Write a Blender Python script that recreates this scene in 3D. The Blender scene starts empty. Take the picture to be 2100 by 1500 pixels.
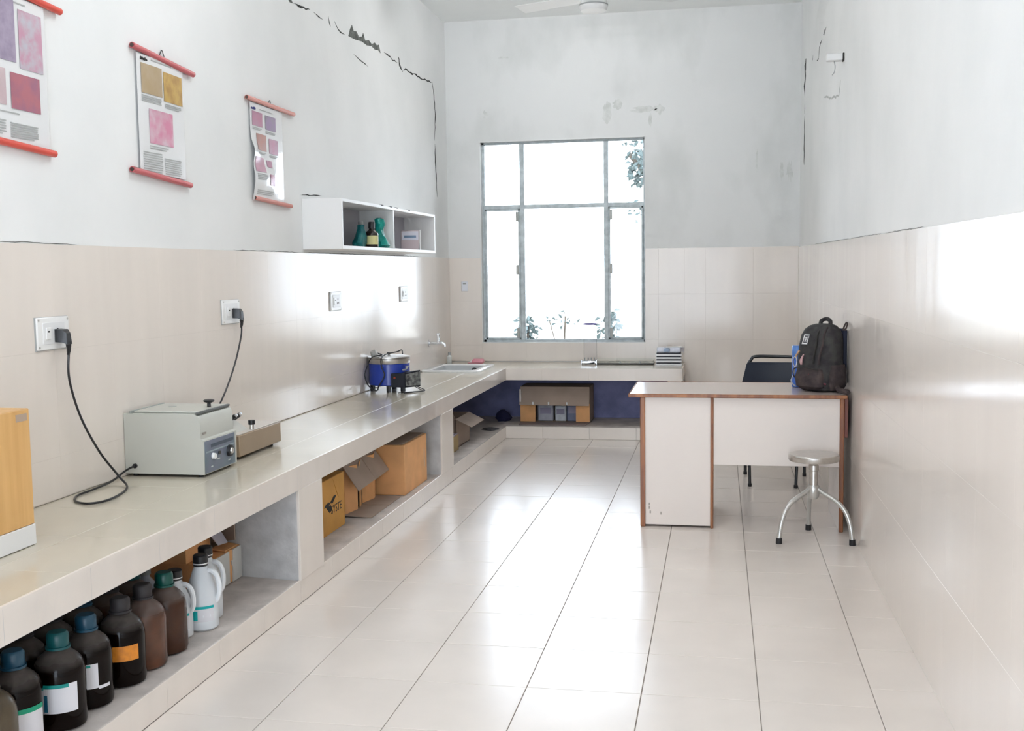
import bpy, bmesh, math, random
from mathutils import Vector, Matrix
random.seed(7)
SC = bpy.context.scene
COL = SC.collection
R = math.radians
PI = math.pi

# ---------------------------------------------------------------- camera
cam = bpy.data.cameras.new('camera'); cam.lens = 38.5714; cam.sensor_width = 36.0; cam.clip_end = 200
cam_o = bpy.data.objects.new('camera', cam); COL.objects.link(cam_o)
YAW, PITCH, ROLL = R(10.71321607), R(4.98261269), R(-0.77446663)
fw = Vector((-math.sin(YAW)*math.cos(PITCH), math.cos(YAW)*math.cos(PITCH), -math.sin(PITCH)))
r0 = Vector((math.cos(YAW), math.sin(YAW), 0)); u0 = r0.cross(fw)
rt = math.cos(ROLL)*r0 + math.sin(ROLL)*u0; up = -math.sin(ROLL)*r0 + math.cos(ROLL)*u0
m = Matrix((rt, up, -fw)).transposed().to_4x4(); m.translation = (0, 0, 1.45)
cam_o.matrix_world = m
SC.camera = cam_o

# ---------------------------------------------------------------- sky, exposure
SKY = 3.9
w = bpy.data.worlds.new('world'); SC.world = w; w.use_nodes = True
bg = w.node_tree.nodes['Background']; bg.inputs[0].default_value = (0.82, 0.93, 1.06, 1); bg.inputs[1].default_value = SKY
def portal(name, loc, rot, sx, sy):
    l = bpy.data.lights.new(name, 'AREA'); l.shape = 'RECTANGLE'; l.size = sx; l.size_y = sy; l.cycles.is_portal = True
    o = bpy.data.objects.new(name, l); COL.objects.link(o); o.location = loc; o.rotation_euler = rot
portal('window_portal', (-1.395, 10.0, 1.695), (R(-90), 0, 0), 1.5, 1.83)
portal('added_doorway_portal', (-0.85, -1.85, 1.25), (R(90), 0, 0), 2.5, 2.5)
vs = SC.view_settings
vs.view_transform = 'Standard'; vs.look = 'None'; vs.exposure = 1.03; vs.gamma = 1.0; vs.use_curve_mapping = False
cy = SC.cycles
cy.max_bounces = 8; cy.diffuse_bounces = 6; cy.glossy_bounces = 4; cy.transmission_bounces = 5; cy.transparent_max_bounces = 10
cy.use_adaptive_sampling = True; cy.adaptive_threshold = 0.08; cy.adaptive_min_samples = 24
cy.sample_clamp_indirect = 8.0; cy.caustics_reflective = False; cy.caustics_refractive = False

# ---------------------------------------------------------------- room numbers (metres)
XL, YB, ZT = -2.45, 9.877, 3.69          # left wall, back wall, ceiling
ZC, ZU, ZP = 0.61, 0.506, 0.102          # counter top, underside, shelf
XF, YF = -1.805, 9.22                    # counter front planes
YR = -1.8
def xr(y): return 0.7337 - 0.00746*(y - 3.48)   # right wall runs slightly out of square

# ---------------------------------------------------------------- materials
MATS = {}
def M(name, col, rough=0.5, metal=0.0, spec=0.5, var=0.0, col2=None, scale=6.0, stretch=(1,1,1), bump=0.0, bscale=60.0, trans=0.0, coat=0.0, rvar=0.0, detail=4.0, ior=1.5, contrast=(0.35,0.65), subs=0.0):
    if name in MATS: return MATS[name]
    mt = bpy.data.materials.new(name); mt.use_nodes = True
    nt = mt.node_tree; b = nt.nodes['Principled BSDF']
    b.inputs['Base Color'].default_value = (*col, 1); b.inputs['Roughness'].default_value = rough
    b.inputs['Metallic'].default_value = metal; b.inputs['Specular IOR Level'].default_value = spec
    b.inputs['Transmission Weight'].default_value = trans; b.inputs['Coat Weight'].default_value = coat
    b.inputs['IOR'].default_value = ior
    geo = nt.nodes.new('ShaderNodeNewGeometry')
    mp = nt.nodes.new('ShaderNodeMapping'); mp.inputs['Scale'].default_value = stretch
    nt.links.new(geo.outputs['Position'], mp.inputs['Vector'])
    if var > 0 or col2:
        n = nt.nodes.new('ShaderNodeTexNoise'); n.inputs['Scale'].default_value = scale; n.inputs['Detail'].default_value = detail
        nt.links.new(mp.outputs[0], n.inputs['Vector'])
        cr = nt.nodes.new('ShaderNodeValToRGB')
        c2 = col2 if col2 else tuple(max(0, c*(1-var)) for c in col)
        cr.color_ramp.elements[0].position = contrast[0]; cr.color_ramp.elements[1].position = contrast[1]
        cr.color_ramp.elements[0].color = (*c2, 1); cr.color_ramp.elements[1].color = (*col, 1)
        nt.links.new(n.outputs['Fac'], cr.inputs[0]); nt.links.new(cr.outputs[0], b.inputs['Base Color'])
        if rvar:
            mr = nt.nodes.new('ShaderNodeMapRange'); mr.inputs['To Min'].default_value = rough + rvar; mr.inputs['To Max'].default_value = max(0.01, rough - rvar*0.4)
            nt.links.new(n.outputs['Fac'], mr.inputs['Value']); nt.links.new(mr.outputs[0], b.inputs['Roughness'])
    if bump > 0:
        n2 = nt.nodes.new('ShaderNodeTexNoise'); n2.inputs['Scale'].default_value = bscale; n2.inputs['Detail'].default_value = 3
        nt.links.new(mp.outputs[0], n2.inputs['Vector'])
        bp = nt.nodes.new('ShaderNodeBump'); bp.inputs['Strength'].default_value = bump; bp.inputs['Distance'].default_value = 0.01
        nt.links.new(n2.outputs['Fac'], bp.inputs['Height']); nt.links.new(bp.outputs[0], b.inputs['Normal'])
    MATS[name] = mt
    return mt

def emit(name, col, s):
    mt = bpy.data.materials.new(name); mt.use_nodes = True; nt = mt.node_tree
    b = nt.nodes['Principled BSDF']; b.inputs['Emission Color'].default_value = (*col, 1); b.inputs['Emission Strength'].default_value = s
    return mt

def pane_glass(name, tint=(1, 1, 1), ior=1.45):
    mt = bpy.data.materials.new(name); mt.use_nodes = True; nt = mt.node_tree
    nt.nodes.remove(nt.nodes['Principled BSDF'])
    out = nt.nodes['Material Output']; mix = nt.nodes.new('ShaderNodeMixShader')
    tr = nt.nodes.new('ShaderNodeBsdfTransparent'); tr.inputs[0].default_value = (*tint, 1)
    gl = nt.nodes.new('ShaderNodeBsdfGlossy'); gl.inputs['Roughness'].default_value = 0.02
    fr = nt.nodes.new('ShaderNodeFresnel'); fr.inputs[0].default_value = ior
    nt.links.new(fr.outputs[0], mix.inputs[0]); nt.links.new(tr.outputs[0], mix.inputs[1]); nt.links.new(gl.outputs[0], mix.inputs[2])
    nt.links.new(mix.outputs[0], out.inputs[0])
    return mt

PLASTER = M('plaster_white', (0.80, 0.805, 0.80), 0.85, spec=0.25, col2=(0.745, 0.755, 0.75), scale=1.6, detail=8, bump=0.12, bscale=14, contrast=(0.3, 0.6))
PLASTER_BACK = M('plaster_stained', (0.73, 0.735, 0.73), 0.85, spec=0.25, col2=(0.64, 0.65, 0.64), scale=2.6, stretch=(1, 1, 0.55), detail=10, bump=0.2, bscale=10, contrast=(0.30, 0.52))
TILE = M('wall_tile_glaze', (0.775, 0.71, 0.65), 0.12, spec=0.4, var=0.04, scale=4.5, stretch=(1.6, 1.6, 0.18), bump=0.035, bscale=4, rvar=0.10)
FTILE = M('floor_tile_glaze', (0.75, 0.685, 0.63), 0.2, spec=0.5, var=0.06, scale=3.0, bump=0.015, bscale=9, rvar=0.06)
GROUT = M('grout', (0.40, 0.36, 0.33), 0.9)
GROUT_LIGHT = M('grout_light', (0.70, 0.64, 0.585), 0.9)
CTILE = M('counter_tile_glaze', (0.57, 0.52, 0.43), 0.13, spec=0.5, var=0.06, scale=3.0, bump=0.015, bscale=8, rvar=0.05)
CEMENT = M('cement_grey', (0.60, 0.59, 0.585), 0.85, var=0.25, scale=9, detail=8, bump=0.2, bscale=40)
CEMENT_SHADE_BLUE = M('cement_shade_blue', (0.27, 0.28, 0.50), 0.8, col2=(0.19, 0.20, 0.36), scale=7, detail=8, bump=0.2, bscale=40)  # grey cement with the blue cast of shade mixed into its colour
CEMENT_SHELF = M('cement_shelf', (0.62, 0.56, 0.52), 0.85, var=0.25, scale=8, detail=8, bump=0.2, bscale=50)
CRACK = M('crack_dark', (0.03, 0.032, 0.03), 0.95)
PATCH = M('exposed_mortar', (0.17, 0.18, 0.165), 0.95, var=0.5, scale=30, bump=0.5, bscale=90)
STEELFRAME = M('window_steel_paint', (0.58, 0.64, 0.66), 0.5, col2=(0.42, 0.47, 0.49), scale=18, bump=0.1)
WHITE = M('white_paint', (0.76, 0.76, 0.755), 0.4)
WHITEGLOSS = M('white_ceramic', (0.85, 0.86, 0.86), 0.12)
WHITEPLASTIC = M('white_plastic', (0.83, 0.83, 0.82), 0.3)
GREYPLASTIC = M('grey_plastic', (0.35, 0.36, 0.36), 0.4)
BLACK = M('black_plastic', (0.012, 0.012, 0.014), 0.35)
RUBBER = M('black_rubber', (0.012, 0.011, 0.013), 0.7)
CHROME = M('chrome', (0.75, 0.76, 0.78), 0.15, metal=1)
STEEL = M('brushed_steel', (0.62, 0.60, 0.57), 0.28, metal=1, var=0.1, scale=40)
TUBESTEEL = M('painted_tube', (0.58, 0.57, 0.54), 0.3, metal=0.6, var=0.1, scale=20)
CARD = M('cardboard', (0.80, 0.42, 0.18), 0.8, var=0.15, scale=7, bump=0.05)
CARD2 = M('cardboard_ochre', (0.64, 0.33, 0.075), 0.75, var=0.15, scale=7, bump=0.05)
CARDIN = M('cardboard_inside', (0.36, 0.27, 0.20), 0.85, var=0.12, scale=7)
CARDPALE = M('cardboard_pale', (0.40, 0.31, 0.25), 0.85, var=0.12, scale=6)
INK = M('black_ink', (0.02, 0.018, 0.016), 0.7)
LAMINATE = M('cream_laminate', (0.78, 0.71, 0.66), 0.35, var=0.03, scale=3)
LAMTOP = M('desk_top_laminate', (0.56, 0.47, 0.43), 0.16, spec=0.5, var=0.05, scale=4, rvar=0.04)
WOODEDGE = M('wood_lipping', (0.36, 0.14, 0.05), 0.35, col2=(0.20, 0.07, 0.03), scale=25, stretch=(1, 1, 0.15))
PLY = M('light_wood_veneer', (0.70, 0.42, 0.16), 0.4, col2=(0.62, 0.35, 0.12), scale=5, stretch=(6, 6, 0.4))

# ---------------------------------------------------------------- mesh helpers
class MB:
    def __init__(s): s.v = []; s.f = []
    def add(s, vs, fs):
        o = len(s.v); s.v += [tuple(p) for p in vs]; s.f += [tuple(i+o for i in f) for f in fs]; return s
    def box(s, x0, x1, y0, y1, z0, z1, c=0.0):
        if c <= 0:
            return s.add([(x, y, z) for z in (z0, z1) for y in (y0, y1) for x in (x0, x1)],
                         [(0,2,3,1),(4,5,7,6),(0,1,5,4),(2,6,7,3),(0,4,6,2),(1,3,7,5)])
        lo = (x0, y0, z0); hi = (x1, y1, z1); idx = {}; vs = []
        for sx in (0, 1):
            for sy in (0, 1):
                for sz in (0, 1):
                    sg = (sx, sy, sz)
                    for a in range(3):
                        p = []
                        for k in range(3):
                            e = hi[k] if sg[k] else lo[k]
                            p.append(e if k == a else (e - c if sg[k] else e + c))
                        idx[(sg, a)] = len(vs); vs.append(p)
        fs = []
        for a in range(3):
            b_, c_ = [k for k in range(3) if k != a]
            for sgn in (0, 1):
                q = []
                for (p1, p2) in ((0,0),(1,0),(1,1),(0,1)):
                    g = [0,0,0]; g[a] = sgn; g[b_] = p1; g[c_] = p2; q.append(idx[(tuple(g), a)])
                fs.append(q)
        for a in range(3):
            b_, c_ = [k for k in range(3) if k != a]
            for p1 in (0, 1):
                for p2 in (0, 1):
                    g0 = [0,0,0]; g0[b_] = p1; g0[c_] = p2; g1 = list(g0); g1[a] = 1
                    g0, g1 = tuple(g0), tuple(g1)
                    fs.append([idx[(g0, b_)], idx[(g1, b_)], idx[(g1, c_)], idx[(g0, c_)]])
        for sx in (0, 1):
            for sy in (0, 1):
                for sz in (0, 1):
                    fs.append([idx[((sx, sy, sz), a)] for a in range(3)])
        return s.add(vs, fs)
    def loft(s, rings, cap0=True, cap1=True, closed=True):
        n = len(rings[0]); vs = [p for r in rings for p in r]; fs = []
        for i in range(len(rings)-1):
            for j in range(n if closed else n-1):
                k = (j+1) % n
                fs.append((i*n+j, i*n+k, (i+1)*n+k, (i+1)*n+j))
        if cap0: fs.append(tuple(range(n))[::-1])
        if cap1: fs.append(tuple((len(rings)-1)*n + j for j in range(n)))
        return s.add(vs, fs)
    def lathe(s, prof, n=24, c=(0,0,0), cap0=True, cap1=True):
        rings = [[(c[0]+r*math.cos(2*PI*j/n), c[1]+r*math.sin(2*PI*j/n), c[2]+z) for j in range(n)] for r, z in prof]
        return s.loft(rings, cap0, cap1)
    def cyl(s, p0, p1, r0, r1=None, n=16):
        r1 = r0 if r1 is None else r1
        p0, p1 = Vector(p0), Vector(p1); d = (p1-p0).normalized()
        a = d.orthogonal().normalized(); b = d.cross(a)
        rings = [[p + rr*(math.cos(2*PI*j/n)*a + math.sin(2*PI*j/n)*b) for j in range(n)] for p, rr in ((p0, r0), (p1, r1))]
        return s.loft(rings)
    def tube(s, pts, r, n=8, smooth=0):
        pts = [Vector(p) for p in pts]
        if smooth: pts = catmull(pts, smooth)
        rs = r if isinstance(r, (list, tuple)) else [r]*len(pts)
        if len(rs) != len(pts): rs = [rs[min(len(rs)-1, int(i*len(rs)/len(pts)))] for i in range(len(pts))]
        rings = []; a = None
        for i, p in enumerate(pts):
            d = (pts[min(i+1, len(pts)-1)] - pts[max(i-1, 0)])
            d = d.normalized() if d.length > 1e-9 else Vector((0,0,1))
            if a is None: a = d.orthogonal().normalized()
            else:
                a = a - d*a.dot(d); a = a.normalized() if a.length > 1e-6 else d.orthogonal().normalized()
            b = d.cross(a)
            rings.append([p + rs[i]*(math.cos(2*PI*j/n)*a + math.sin(2*PI*j/n)*b) for j in range(n)])
        return s.loft(rings)
    def sheet(s, fn, nu, nv):
        vs = [fn(i/nu, j/nv) for j in range(nv+1) for i in range(nu+1)]
        fs = [(j*(nu+1)+i, j*(nu+1)+i+1, (j+1)*(nu+1)+i+1, (j+1)*(nu+1)+i) for j in range(nv) for i in range(nu)]
        return s.add(vs, fs)
    def plate(s, fn, nu, nv, nrm, t):
        # a thin sheet with real thickness t along nrm
        nrm = Vector(nrm)
        top = [Vector(fn(i/nu, j/nv)) for j in range(nv+1) for i in range(nu+1)]
        N = len(top); vs = top + [p - nrm*t for p in top]; q = lambda i, j: j*(nu+1)+i
        fs = []
        for j in range(nv):
            for i in range(nu):
                a = (q(i,j), q(i+1,j), q(i+1,j+1), q(i,j+1)); fs.append(a); fs.append(tuple(N+k for k in a[::-1]))
        for i in range(nu):
            fs.append((q(i,0), q(i+1,0), N+q(i+1,0), N+q(i,0))); fs.append((q(i,nv), q(i+1,nv), N+q(i+1,nv), N+q(i,nv)))
        for j in range(nv):
            fs.append((q(0,j), q(0,j+1), N+q(0,j+1), N+q(0,j))); fs.append((q(nu,j), q(nu,j+1), N+q(nu,j+1), N+q(nu,j)))
        return s.add(vs, fs)
    def arc(s, r, a0, a1, z0, z1, n=10, t=0.0015, c=(0,0)):
        fn = lambda rr, u, v: (c[0]+rr*math.cos(a0+(a1-a0)*u), c[1]+rr*math.sin(a0+(a1-a0)*u), z0+(z1-z0)*v)
        o = [[fn(r+t, i/n, 0) for i in range(n+1)], [fn(r+t, i/n, 1) for i in range(n+1)], [fn(r, i/n, 1) for i in range(n+1)], [fn(r, i/n, 0) for i in range(n+1)]]
        o.append(o[0])
        return s.loft(o, False, False, closed=False)
    def xf(s, mat):
        s.v = [tuple(mat @ Vector(p)) for p in s.v]; return s
    def mesh(s, name, smooth=True):
        me = bpy.data.meshes.new(name); me.from_pydata(s.v, [], s.f); me.update()
        bm = bmesh.new(); bm.from_mesh(me); bmesh.ops.recalc_face_normals(bm, faces=bm.faces); bm.to_mesh(me); bm.free()
        if smooth:
            me.shade_smooth(); me.set_sharp_from_angle(angle=R(38))
        return me

def catmull(pts, k):
    out = []
    for i in range(len(pts)-1):
        p0 = pts[max(i-1, 0)]; p1 = pts[i]; p2 = pts[i+1]; p3 = pts[min(i+2, len(pts)-1)]
        for j in range(k):
            t = j/k
            out.append(0.5*((2*p1) + (p2-p0)*t + (2*p0-5*p1+4*p2-p3)*t*t + (3*p1-p0-3*p2+p3)*t**3))
    out.append(pts[-1]); return out

def rrect(x0, x1, y0, y1, r, z, n=4):
    pts = []
    for cx, cyy, a in ((x1-r, y1-r, 0), (x0+r, y1-r, 90), (x0+r, y0+r, 180), (x1-r, y0+r, 270)):
        for i in range(n+1):
            t = R(a + 90*i/n); pts.append((cx+r*math.cos(t), cyy+r*math.sin(t), z))
    return pts

def link(name, me, mat, parent=None, loc=None, rotz=None):
    o = bpy.data.objects.new(name, me); COL.objects.link(o)
    if mat is not None and not me.materials: me.materials.append(mat)
    if parent is not None: o.parent = parent
    if loc is not None: o.location = loc
    if rotz is not None: o.rotation_euler = (0, 0, rotz)
    return o
def part(name, mb, mat, parent, label=None, smooth=True):
    o = link(name, mb.mesh(name, smooth), mat, parent)
    if label: o['label'] = label
    return o
def tag(o, label, cat, group=None):
    o['label'] = label; o['category'] = cat
    if group: o['group'] = group
    return o
def thing(name, label, cat, loc=(0,0,0), rotz=0, group=None):
    o = bpy.data.objects.new(name, None); COL.objects.link(o); o.empty_display_size = 0.1
    o.location = loc; o.rotation_euler = (0, 0, rotz)
    return tag(o, label, cat, group)
def solo(name, mb, mat, label, cat, loc=(0,0,0), rotz=0, group=None):
    return tag(link(name, mb.mesh(name), mat, None, loc, rotz), label, cat, group)
def struct(name, mb, mat, label=None, smooth=True):
    o = link(name, mb.mesh(name, smooth), mat); o['kind'] = 'structure'
    if label: o['label'] = label
    return o
def sroot(name):
    o = bpy.data.objects.new(name, None); COL.objects.link(o); o['kind'] = 'structure'; return o
def text_mb(txt, size, mat4, depth=0.0004):
    cu = bpy.data.curves.new('t', 'FONT'); cu.body = txt; cu.size = size; cu.extrude = depth; cu.align_x = 'LEFT'; cu.resolution_u = 2
    ob = bpy.data.objects.new('t', cu); COL.objects.link(ob)
    dg = bpy.context.evaluated_depsgraph_get(); dg.update()
    me = bpy.data.meshes.new_from_object(ob.evaluated_get(dg))
    mb = MB(); mb.add([mat4 @ v.co for v in me.vertices], [tuple(p.vertices) for p in me.polygons])
    bpy.data.objects.remove(ob); bpy.data.curves.remove(cu); bpy.data.meshes.remove(me)
    return mb
def frame4(o, u, v, n):
    m_ = Matrix((Vector(u), Vector(v), Vector(n))).transposed().to_4x4(); m_.translation = o; return m_

TMESH = {}
def tile(name, parent, mat, o, u, v, n, w_, h_, t=0.008, g=0.0012, c=0.0012, hr=None):
    """one tile: corner o, in-plane axes u, v, outward normal n; size w_ x h_ (hr: height at its far edge)"""
    key = (mat.name, round(w_, 3), round(h_, 3), None if hr is None else round(hr, 4), t, g)
    if key not in TMESH:
        hr_ = h_ if hr is None else hr
        def ring(i, z):
            return [(g+i, g+i, z), (w_-g-i, g+i, z), (w_-g-i, hr_-g-i, z), (g+i, h_-g-i, z)]
        TMESH[key] = MB().loft([ring(0, 0), ring(0, t-c), ring(c, t)]).mesh(name, False)
        TMESH[key].materials.append(mat)
    ob = bpy.data.objects.new(name, TMESH[key]); COL.objects.link(ob); ob.parent = parent
    ob.matrix_local = frame4(o, u, v, n)
    return ob
def cuts(a, b, ref, step):
    k = math.ceil((a-ref)/step - 1e-6); out = [a]
    while ref + k*step < b - 0.02:
        if ref + k*step > a + 0.02: out.append(ref + k*step)
        k += 1
    out.append(b); return out

# ================================================================ STRUCTURE
# ---- floor
fl = struct('floor', MB().box(XL, 0.95, YR, YB, -0.1, -0.006), GROUT)
xs = [XF, -1.455, -1.051, -0.655, -0.257, 0.136, 0.516, 0.80]
ys = cuts(YR, YF, 3.652, 0.3985)
for i in range(len(xs)-1):
    for j in range(len(ys)-1):
        x0, x1 = xs[i], xs[i+1]
        off = 0.0 if i < 6 else 0.165
        y0, y1 = ys[j]+off, ys[j+1]+off
        if i == 6: x1 = xr((y0+y1)/2) + 0.004
        tile('floor_tile', fl, FTILE, (x0, y0, -0.008+random.uniform(-0.0004, 0.0002)), (1,0,0), (0,1,0), (0,0,1), x1-x0, y1-y0, g=0.0014)
for x0, x1 in zip(cuts(-0.30, 0.70, 0.136, 0.3985)[:-1], cuts(-0.30, 0.70, 0.136, 0.3985)[1:]):
    tile('floor_tile', fl, FTILE, (x0, YF, -0.008), (1,0,0), (0,1,0), (0,0,1), x1-x0, 0.3985)
    tile('floor_tile', fl, FTILE, (x0, YF+0.3985, -0.008), (1,0,0), (0,1,0), (0,0,1), x1-x0, YB-YF-0.3985)

# ---- ceiling
struct('ceiling', MB().box(XL-0.2, 1.0, YR-0.2, YB+0.25, ZT, ZT+0.15), M('ceiling_whitewash', (0.92, 0.935, 0.925), 0.9, spec=0.2, var=0.04, scale=1.5))

# ---- left wall with tiled dado, cracks
wl = struct('wall_left', MB().box(XL-0.2, XL, YR, YB+0.25, -0.1, ZT), PLASTER)
ZL = 1.568
ysl = cuts(YR+1.8, YB, 5.31, 0.400)
for j in range(len(ysl)-1):
    for z0, z1 in ((0.615, 0.772), (0.772, 1.172), (1.172, ZL)):
        tile('wall_tile', wl, TILE, (XL, ysl[j+1], z0), (0,-1,0), (0,0,1), (1,0,0), ysl[j+1]-ysl[j], z1-z0, g=0.0001, c=0.0003)
part('grout_backing', MB().box(XL, XL+0.0065, 0.0, YB, 0.612, ZL-0.001), GROUT_LIGHT, wl)
def crack_yz(parent, x, sgn, pts, wd, mat=CRACK, name='crack', jag=0.5):
    P2 = []
    for i in range(len(pts)-1):
        a, b = pts[i], pts[i+1]; k = max(2, int(math.hypot(b[0]-a[0], b[1]-a[1])/0.035))
        P2 += [(a[0]+(b[0]-a[0])*t/k, a[1]+(b[1]-a[1])*t/k) for t in range(k)]
    P2.append(pts[-1]); N = len(P2); top = []; bot = []
    for i, p in enumerate(P2):
        q0 = P2[max(0, i-1)]; q1 = P2[min(N-1, i+1)]; d = Vector((q1[0]-q0[0], q1[1]-q0[1])).normalized(); nn = Vector((-d.y, d.x))
        e = min(1.0, i/2.0, (N-1-i)/2.0); jx = random.uniform(-jag, jag)*wd
        h1 = wd*0.5*e*random.uniform(0.3, 1.6); h2 = wd*0.5*e*random.uniform(0.3, 1.6)
        top.append((p[0]+nn.x*(h1+jx), p[1]+nn.y*(h1+jx))); bot.append((p[0]-nn.x*(h2-jx), p[1]-nn.y*(h2-jx)))
    t = 0.0012*sgn
    xx = x if callable(x) else (lambda y: x)
    rings = [[(xx(q[0])+t, q[0], q[1]) for q in top], [(xx(q[0])+t, q[0], q[1]) for q in bot], [(xx(q[0])-t, q[0], q[1]) for q in bot], [(xx(q[0])-t, q[0], q[1]) for q in top]]
    rings.append(rings[0])
    return part(name, MB().loft(rings, False, False, closed=False), mat, parent, smooth=False)
crack_yz(wl, XL, 1, [(6.05, 3.06), (6.22, 3.03)], 0.07, mat=PATCH)
crack_yz(wl, XL, 1, [(6.22, 3.02), (6.35, 3.03), (6.5, 3.045)], 0.010)
crack_yz(wl, XL, 1, [(6.55, 3.046), (6.72, 3.03)], 0.009)
crack_yz(wl, XL, 1, [(6.82, 3.075), (6.87, 3.04)], 0.05, mat=PATCH)
crack_yz(wl, XL, 1, [(6.93, 3.07), (7.0, 3.03), (7.13, 3.02)], 0.010)
crack_yz(wl, XL, 1, [(8.0, 3.075), (8.2, 3.06), (8.35, 3.055)], 0.010)
crack_yz(wl, XL, 1, [(8.36, 3.10), (8.40, 3.06), (8.50, 3.03)], 0.035)
crack_yz(wl, XL, 1, [(8.50, 3.03), (8.62, 3.055), (8.72, 3.04), (8.85, 3.055), (9.0, 3.05), (9.2, 3.07), (9.38, 3.075)], 0.013)
crack_yz(wl, XL, 1, [(9.40, 3.08), (9.455, 2.98), (9.485, 2.84), (9.47, 2.70), (9.45, 2.585)], 0.02, jag=0.25)
crack_yz(wl, XL, 1, [(9.455, 2.56), (9.46, 2.40), (9.48, 2.26), (9.495, 2.10)], 0.018, jag=0.25)
crack_yz(wl, XL, 1, [(7.3, 2.93), (7.5, 2.91), (7.62, 2.90)], 0.006)
crack_yz(wl, XL, 1, [(4.6, 2.27), (4.61, 2.21)], 0.004)
crack_yz(wl, XL, 1, [(6.25, 1.911), (6.62, 1.93)], 0.006)
for a, b in ((3.2, 3.9), (5.3, 6.2), (6.3, 7.6), (7.9, 8.9)):
    crack_yz(wl, XL, 1, [(a, ZL+.003), ((a+b)/2, ZL+.005), (b, ZL+.003)], 0.0026, mat=M('joint_line', (0.16, 0.16, 0.15), 0.9))  # thin dark line drawn where tiles meet plaster
# big exposed patch where plaster has fallen
pp = [(7.20, 3.03), (7.24, 3.085), (7.28, 3.12), (7.31, 3.085), (7.37, 3.095), (7.42, 3.07), (7.49, 3.085), (7.52, 3.115), (7.56, 3.07), (7.64, 3.09), (7.71, 3.075), (7.78, 3.10), (7.83, 3.09), (7.88, 3.105), (7.915, 3.05), (7.86, 3.062), (7.79, 3.05), (7.70, 3.06), (7.60, 3.045), (7.48, 3.05), (7.35, 3.035)]
part('exposed_patch', MB().loft([[(XL-0.002, a, b) for a, b in pp], [(XL+0.0015, a, b) for a, b in pp]]), PATCH, wl, smooth=False)

# ---- right wall (slightly out of square), tiles, cracks
def rw(y, z, off=0.0): return (xr(y)+off, y, z)
mbw = MB()
mbw.loft([[(xr(YR), YR, -0.1), (xr(YB+.25), YB+.25, -0.1), (xr(YB+.25), YB+.25, ZT), (xr(YR), YR, ZT)],
          [(xr(YR)+.25, YR, -0.1), (xr(YB+.25)+.25, YB+.25, -0.1), (xr(YB+.25)+.25, YB+.25, ZT), (xr(YR)+.25, YR, ZT)]])
wr = struct('wall_right', mbw, PLASTER)
dv = Vector((-0.00746, 1, 0)).normalized(); nr = Vector((-dv.y, dv.x, 0))
def ztr(y): return 1.557 + 0.0059*y
ysr = cuts(0.2, YB, 3.3, 0.400)
for j in range(len(ysr)-1):
    for z0, z1 in ((0.0, 0.402), (0.402, 0.802), (0.802, 1.202), (1.202, None)):
        y0, y1 = ysr[j], ysr[j+1]
        o = (xr(y0), y0, z0)
        if z1 is None: tile('wall_tile', wr, TILE, o, dv, (0,0,1), nr, y1-y0, ztr(y0)-z0, g=0.0001, c=0.0003, hr=ztr(y1)-z0)
        else: tile('wall_tile', wr, TILE, o, dv, (0,0,1), nr, y1-y0, z1-z0, g=0.0001, c=0.0003)
part('grout_backing', MB().loft([[rw(0.2, 0), rw(YB, 0), rw(YB, ztr(YB)-.001), rw(.2, ztr(.2)-.001)], [rw(0.2, 0, -.0065), rw(YB, 0, -.0065), rw(YB, ztr(YB)-.001, -.0065), rw(.2, ztr(.2)-.001, -.0065)]]), GROUT_LIGHT, wr)
crack_yz(wr, xr, -1, [(7.78, 3.055), (7.88, 3.03), (7.98, 3.035)], 0.022)
crack_yz(wr, xr, -1, [(8.05, 3.02), (8.25, 3.0), (8.30, 2.93), (8.45, 2.94)], 0.010)
crack_yz(wr, xr, -1, [(8.75, 3.04), (8.82, 3.0)], 0.016)
crack_yz(wr, xr, -1, [(9.36, 3.12), (9.44, 3.05), (9.47, 2.93), (9.46, 2.84)], 0.13, jag=0.1)
crack_yz(wr, xr, -1, [(9.46, 2.78), (9.46, 2.70)], 0.07)
crack_yz(wr, xr, -1, [(9.47, 2.68), (9.48, 2.55), (9.48, 2.42), (9.47, 2.28)], 0.06, jag=0.2)
for a, b in ((4.2, 5.1), (5.2, 6.3), (6.4, 8.4)):
    crack_yz(wr, lambda y: xr(y)-0.0005, -1, [(a, ztr(a)+0.003), ((a+b)/2, ztr((a+b)/2)+0.004), (b, ztr(b)+0.003)], 0.0028, mat=M('joint_line_grey', (0.22, 0.22, 0.21), 0.9))  # thin grey line drawn along the sloping tile top
crack_yz(wr, xr, -1, [(6.9, 2.55), (6.98, 2.47), (7.4, 2.52), (7.9, 2.60)], 0.012, mat=M('scuffed_plaster', (0.56, 0.57, 0.56), 0.9, var=0.4, scale=40))

# ---- back wall with window opening
WX0, WX1, WZ0, WZ1 = -2.142, -0.645, 0.784, 2.612
mb = MB()
mb.box(XL, WX0, YB, YB+.25, -0.1, ZT).box(WX1, 0.95, YB, YB+.25, -0.1, ZT).box(WX0, WX1, YB, YB+.25, -0.1, WZ0).box(WX0, WX1, YB, YB+.25, WZ1, ZT)
wb = struct('wall_back', mb, PLASTER_BACK)
def back_tiles(x0, x1, ref, zs):
    cs = cuts(x0, x1, ref, 0.4125)
    for i in range(len(cs)-1):
        for z0, z1 in zip(zs[:-1], zs[1:]):
            tile('wall_tile', wb, TILE, (cs[i], YB, z0), (1,0,0), (0,0,1), (0,-1,0), cs[i+1]-cs[i], z1-z0, g=0.0004, c=0.0006)
    part('grout_backing', MB().box(x0, x1, YB-0.0065, YB, zs[0], zs[-1]-.001), GROUT_LIGHT, wb)
back_tiles(XL+0.008, WX0, -2.142, [0.615, 0.765, 1.165, 1.563])
back_tiles(WX0, WX1, -2.142, [0.615, WZ0])
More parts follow.
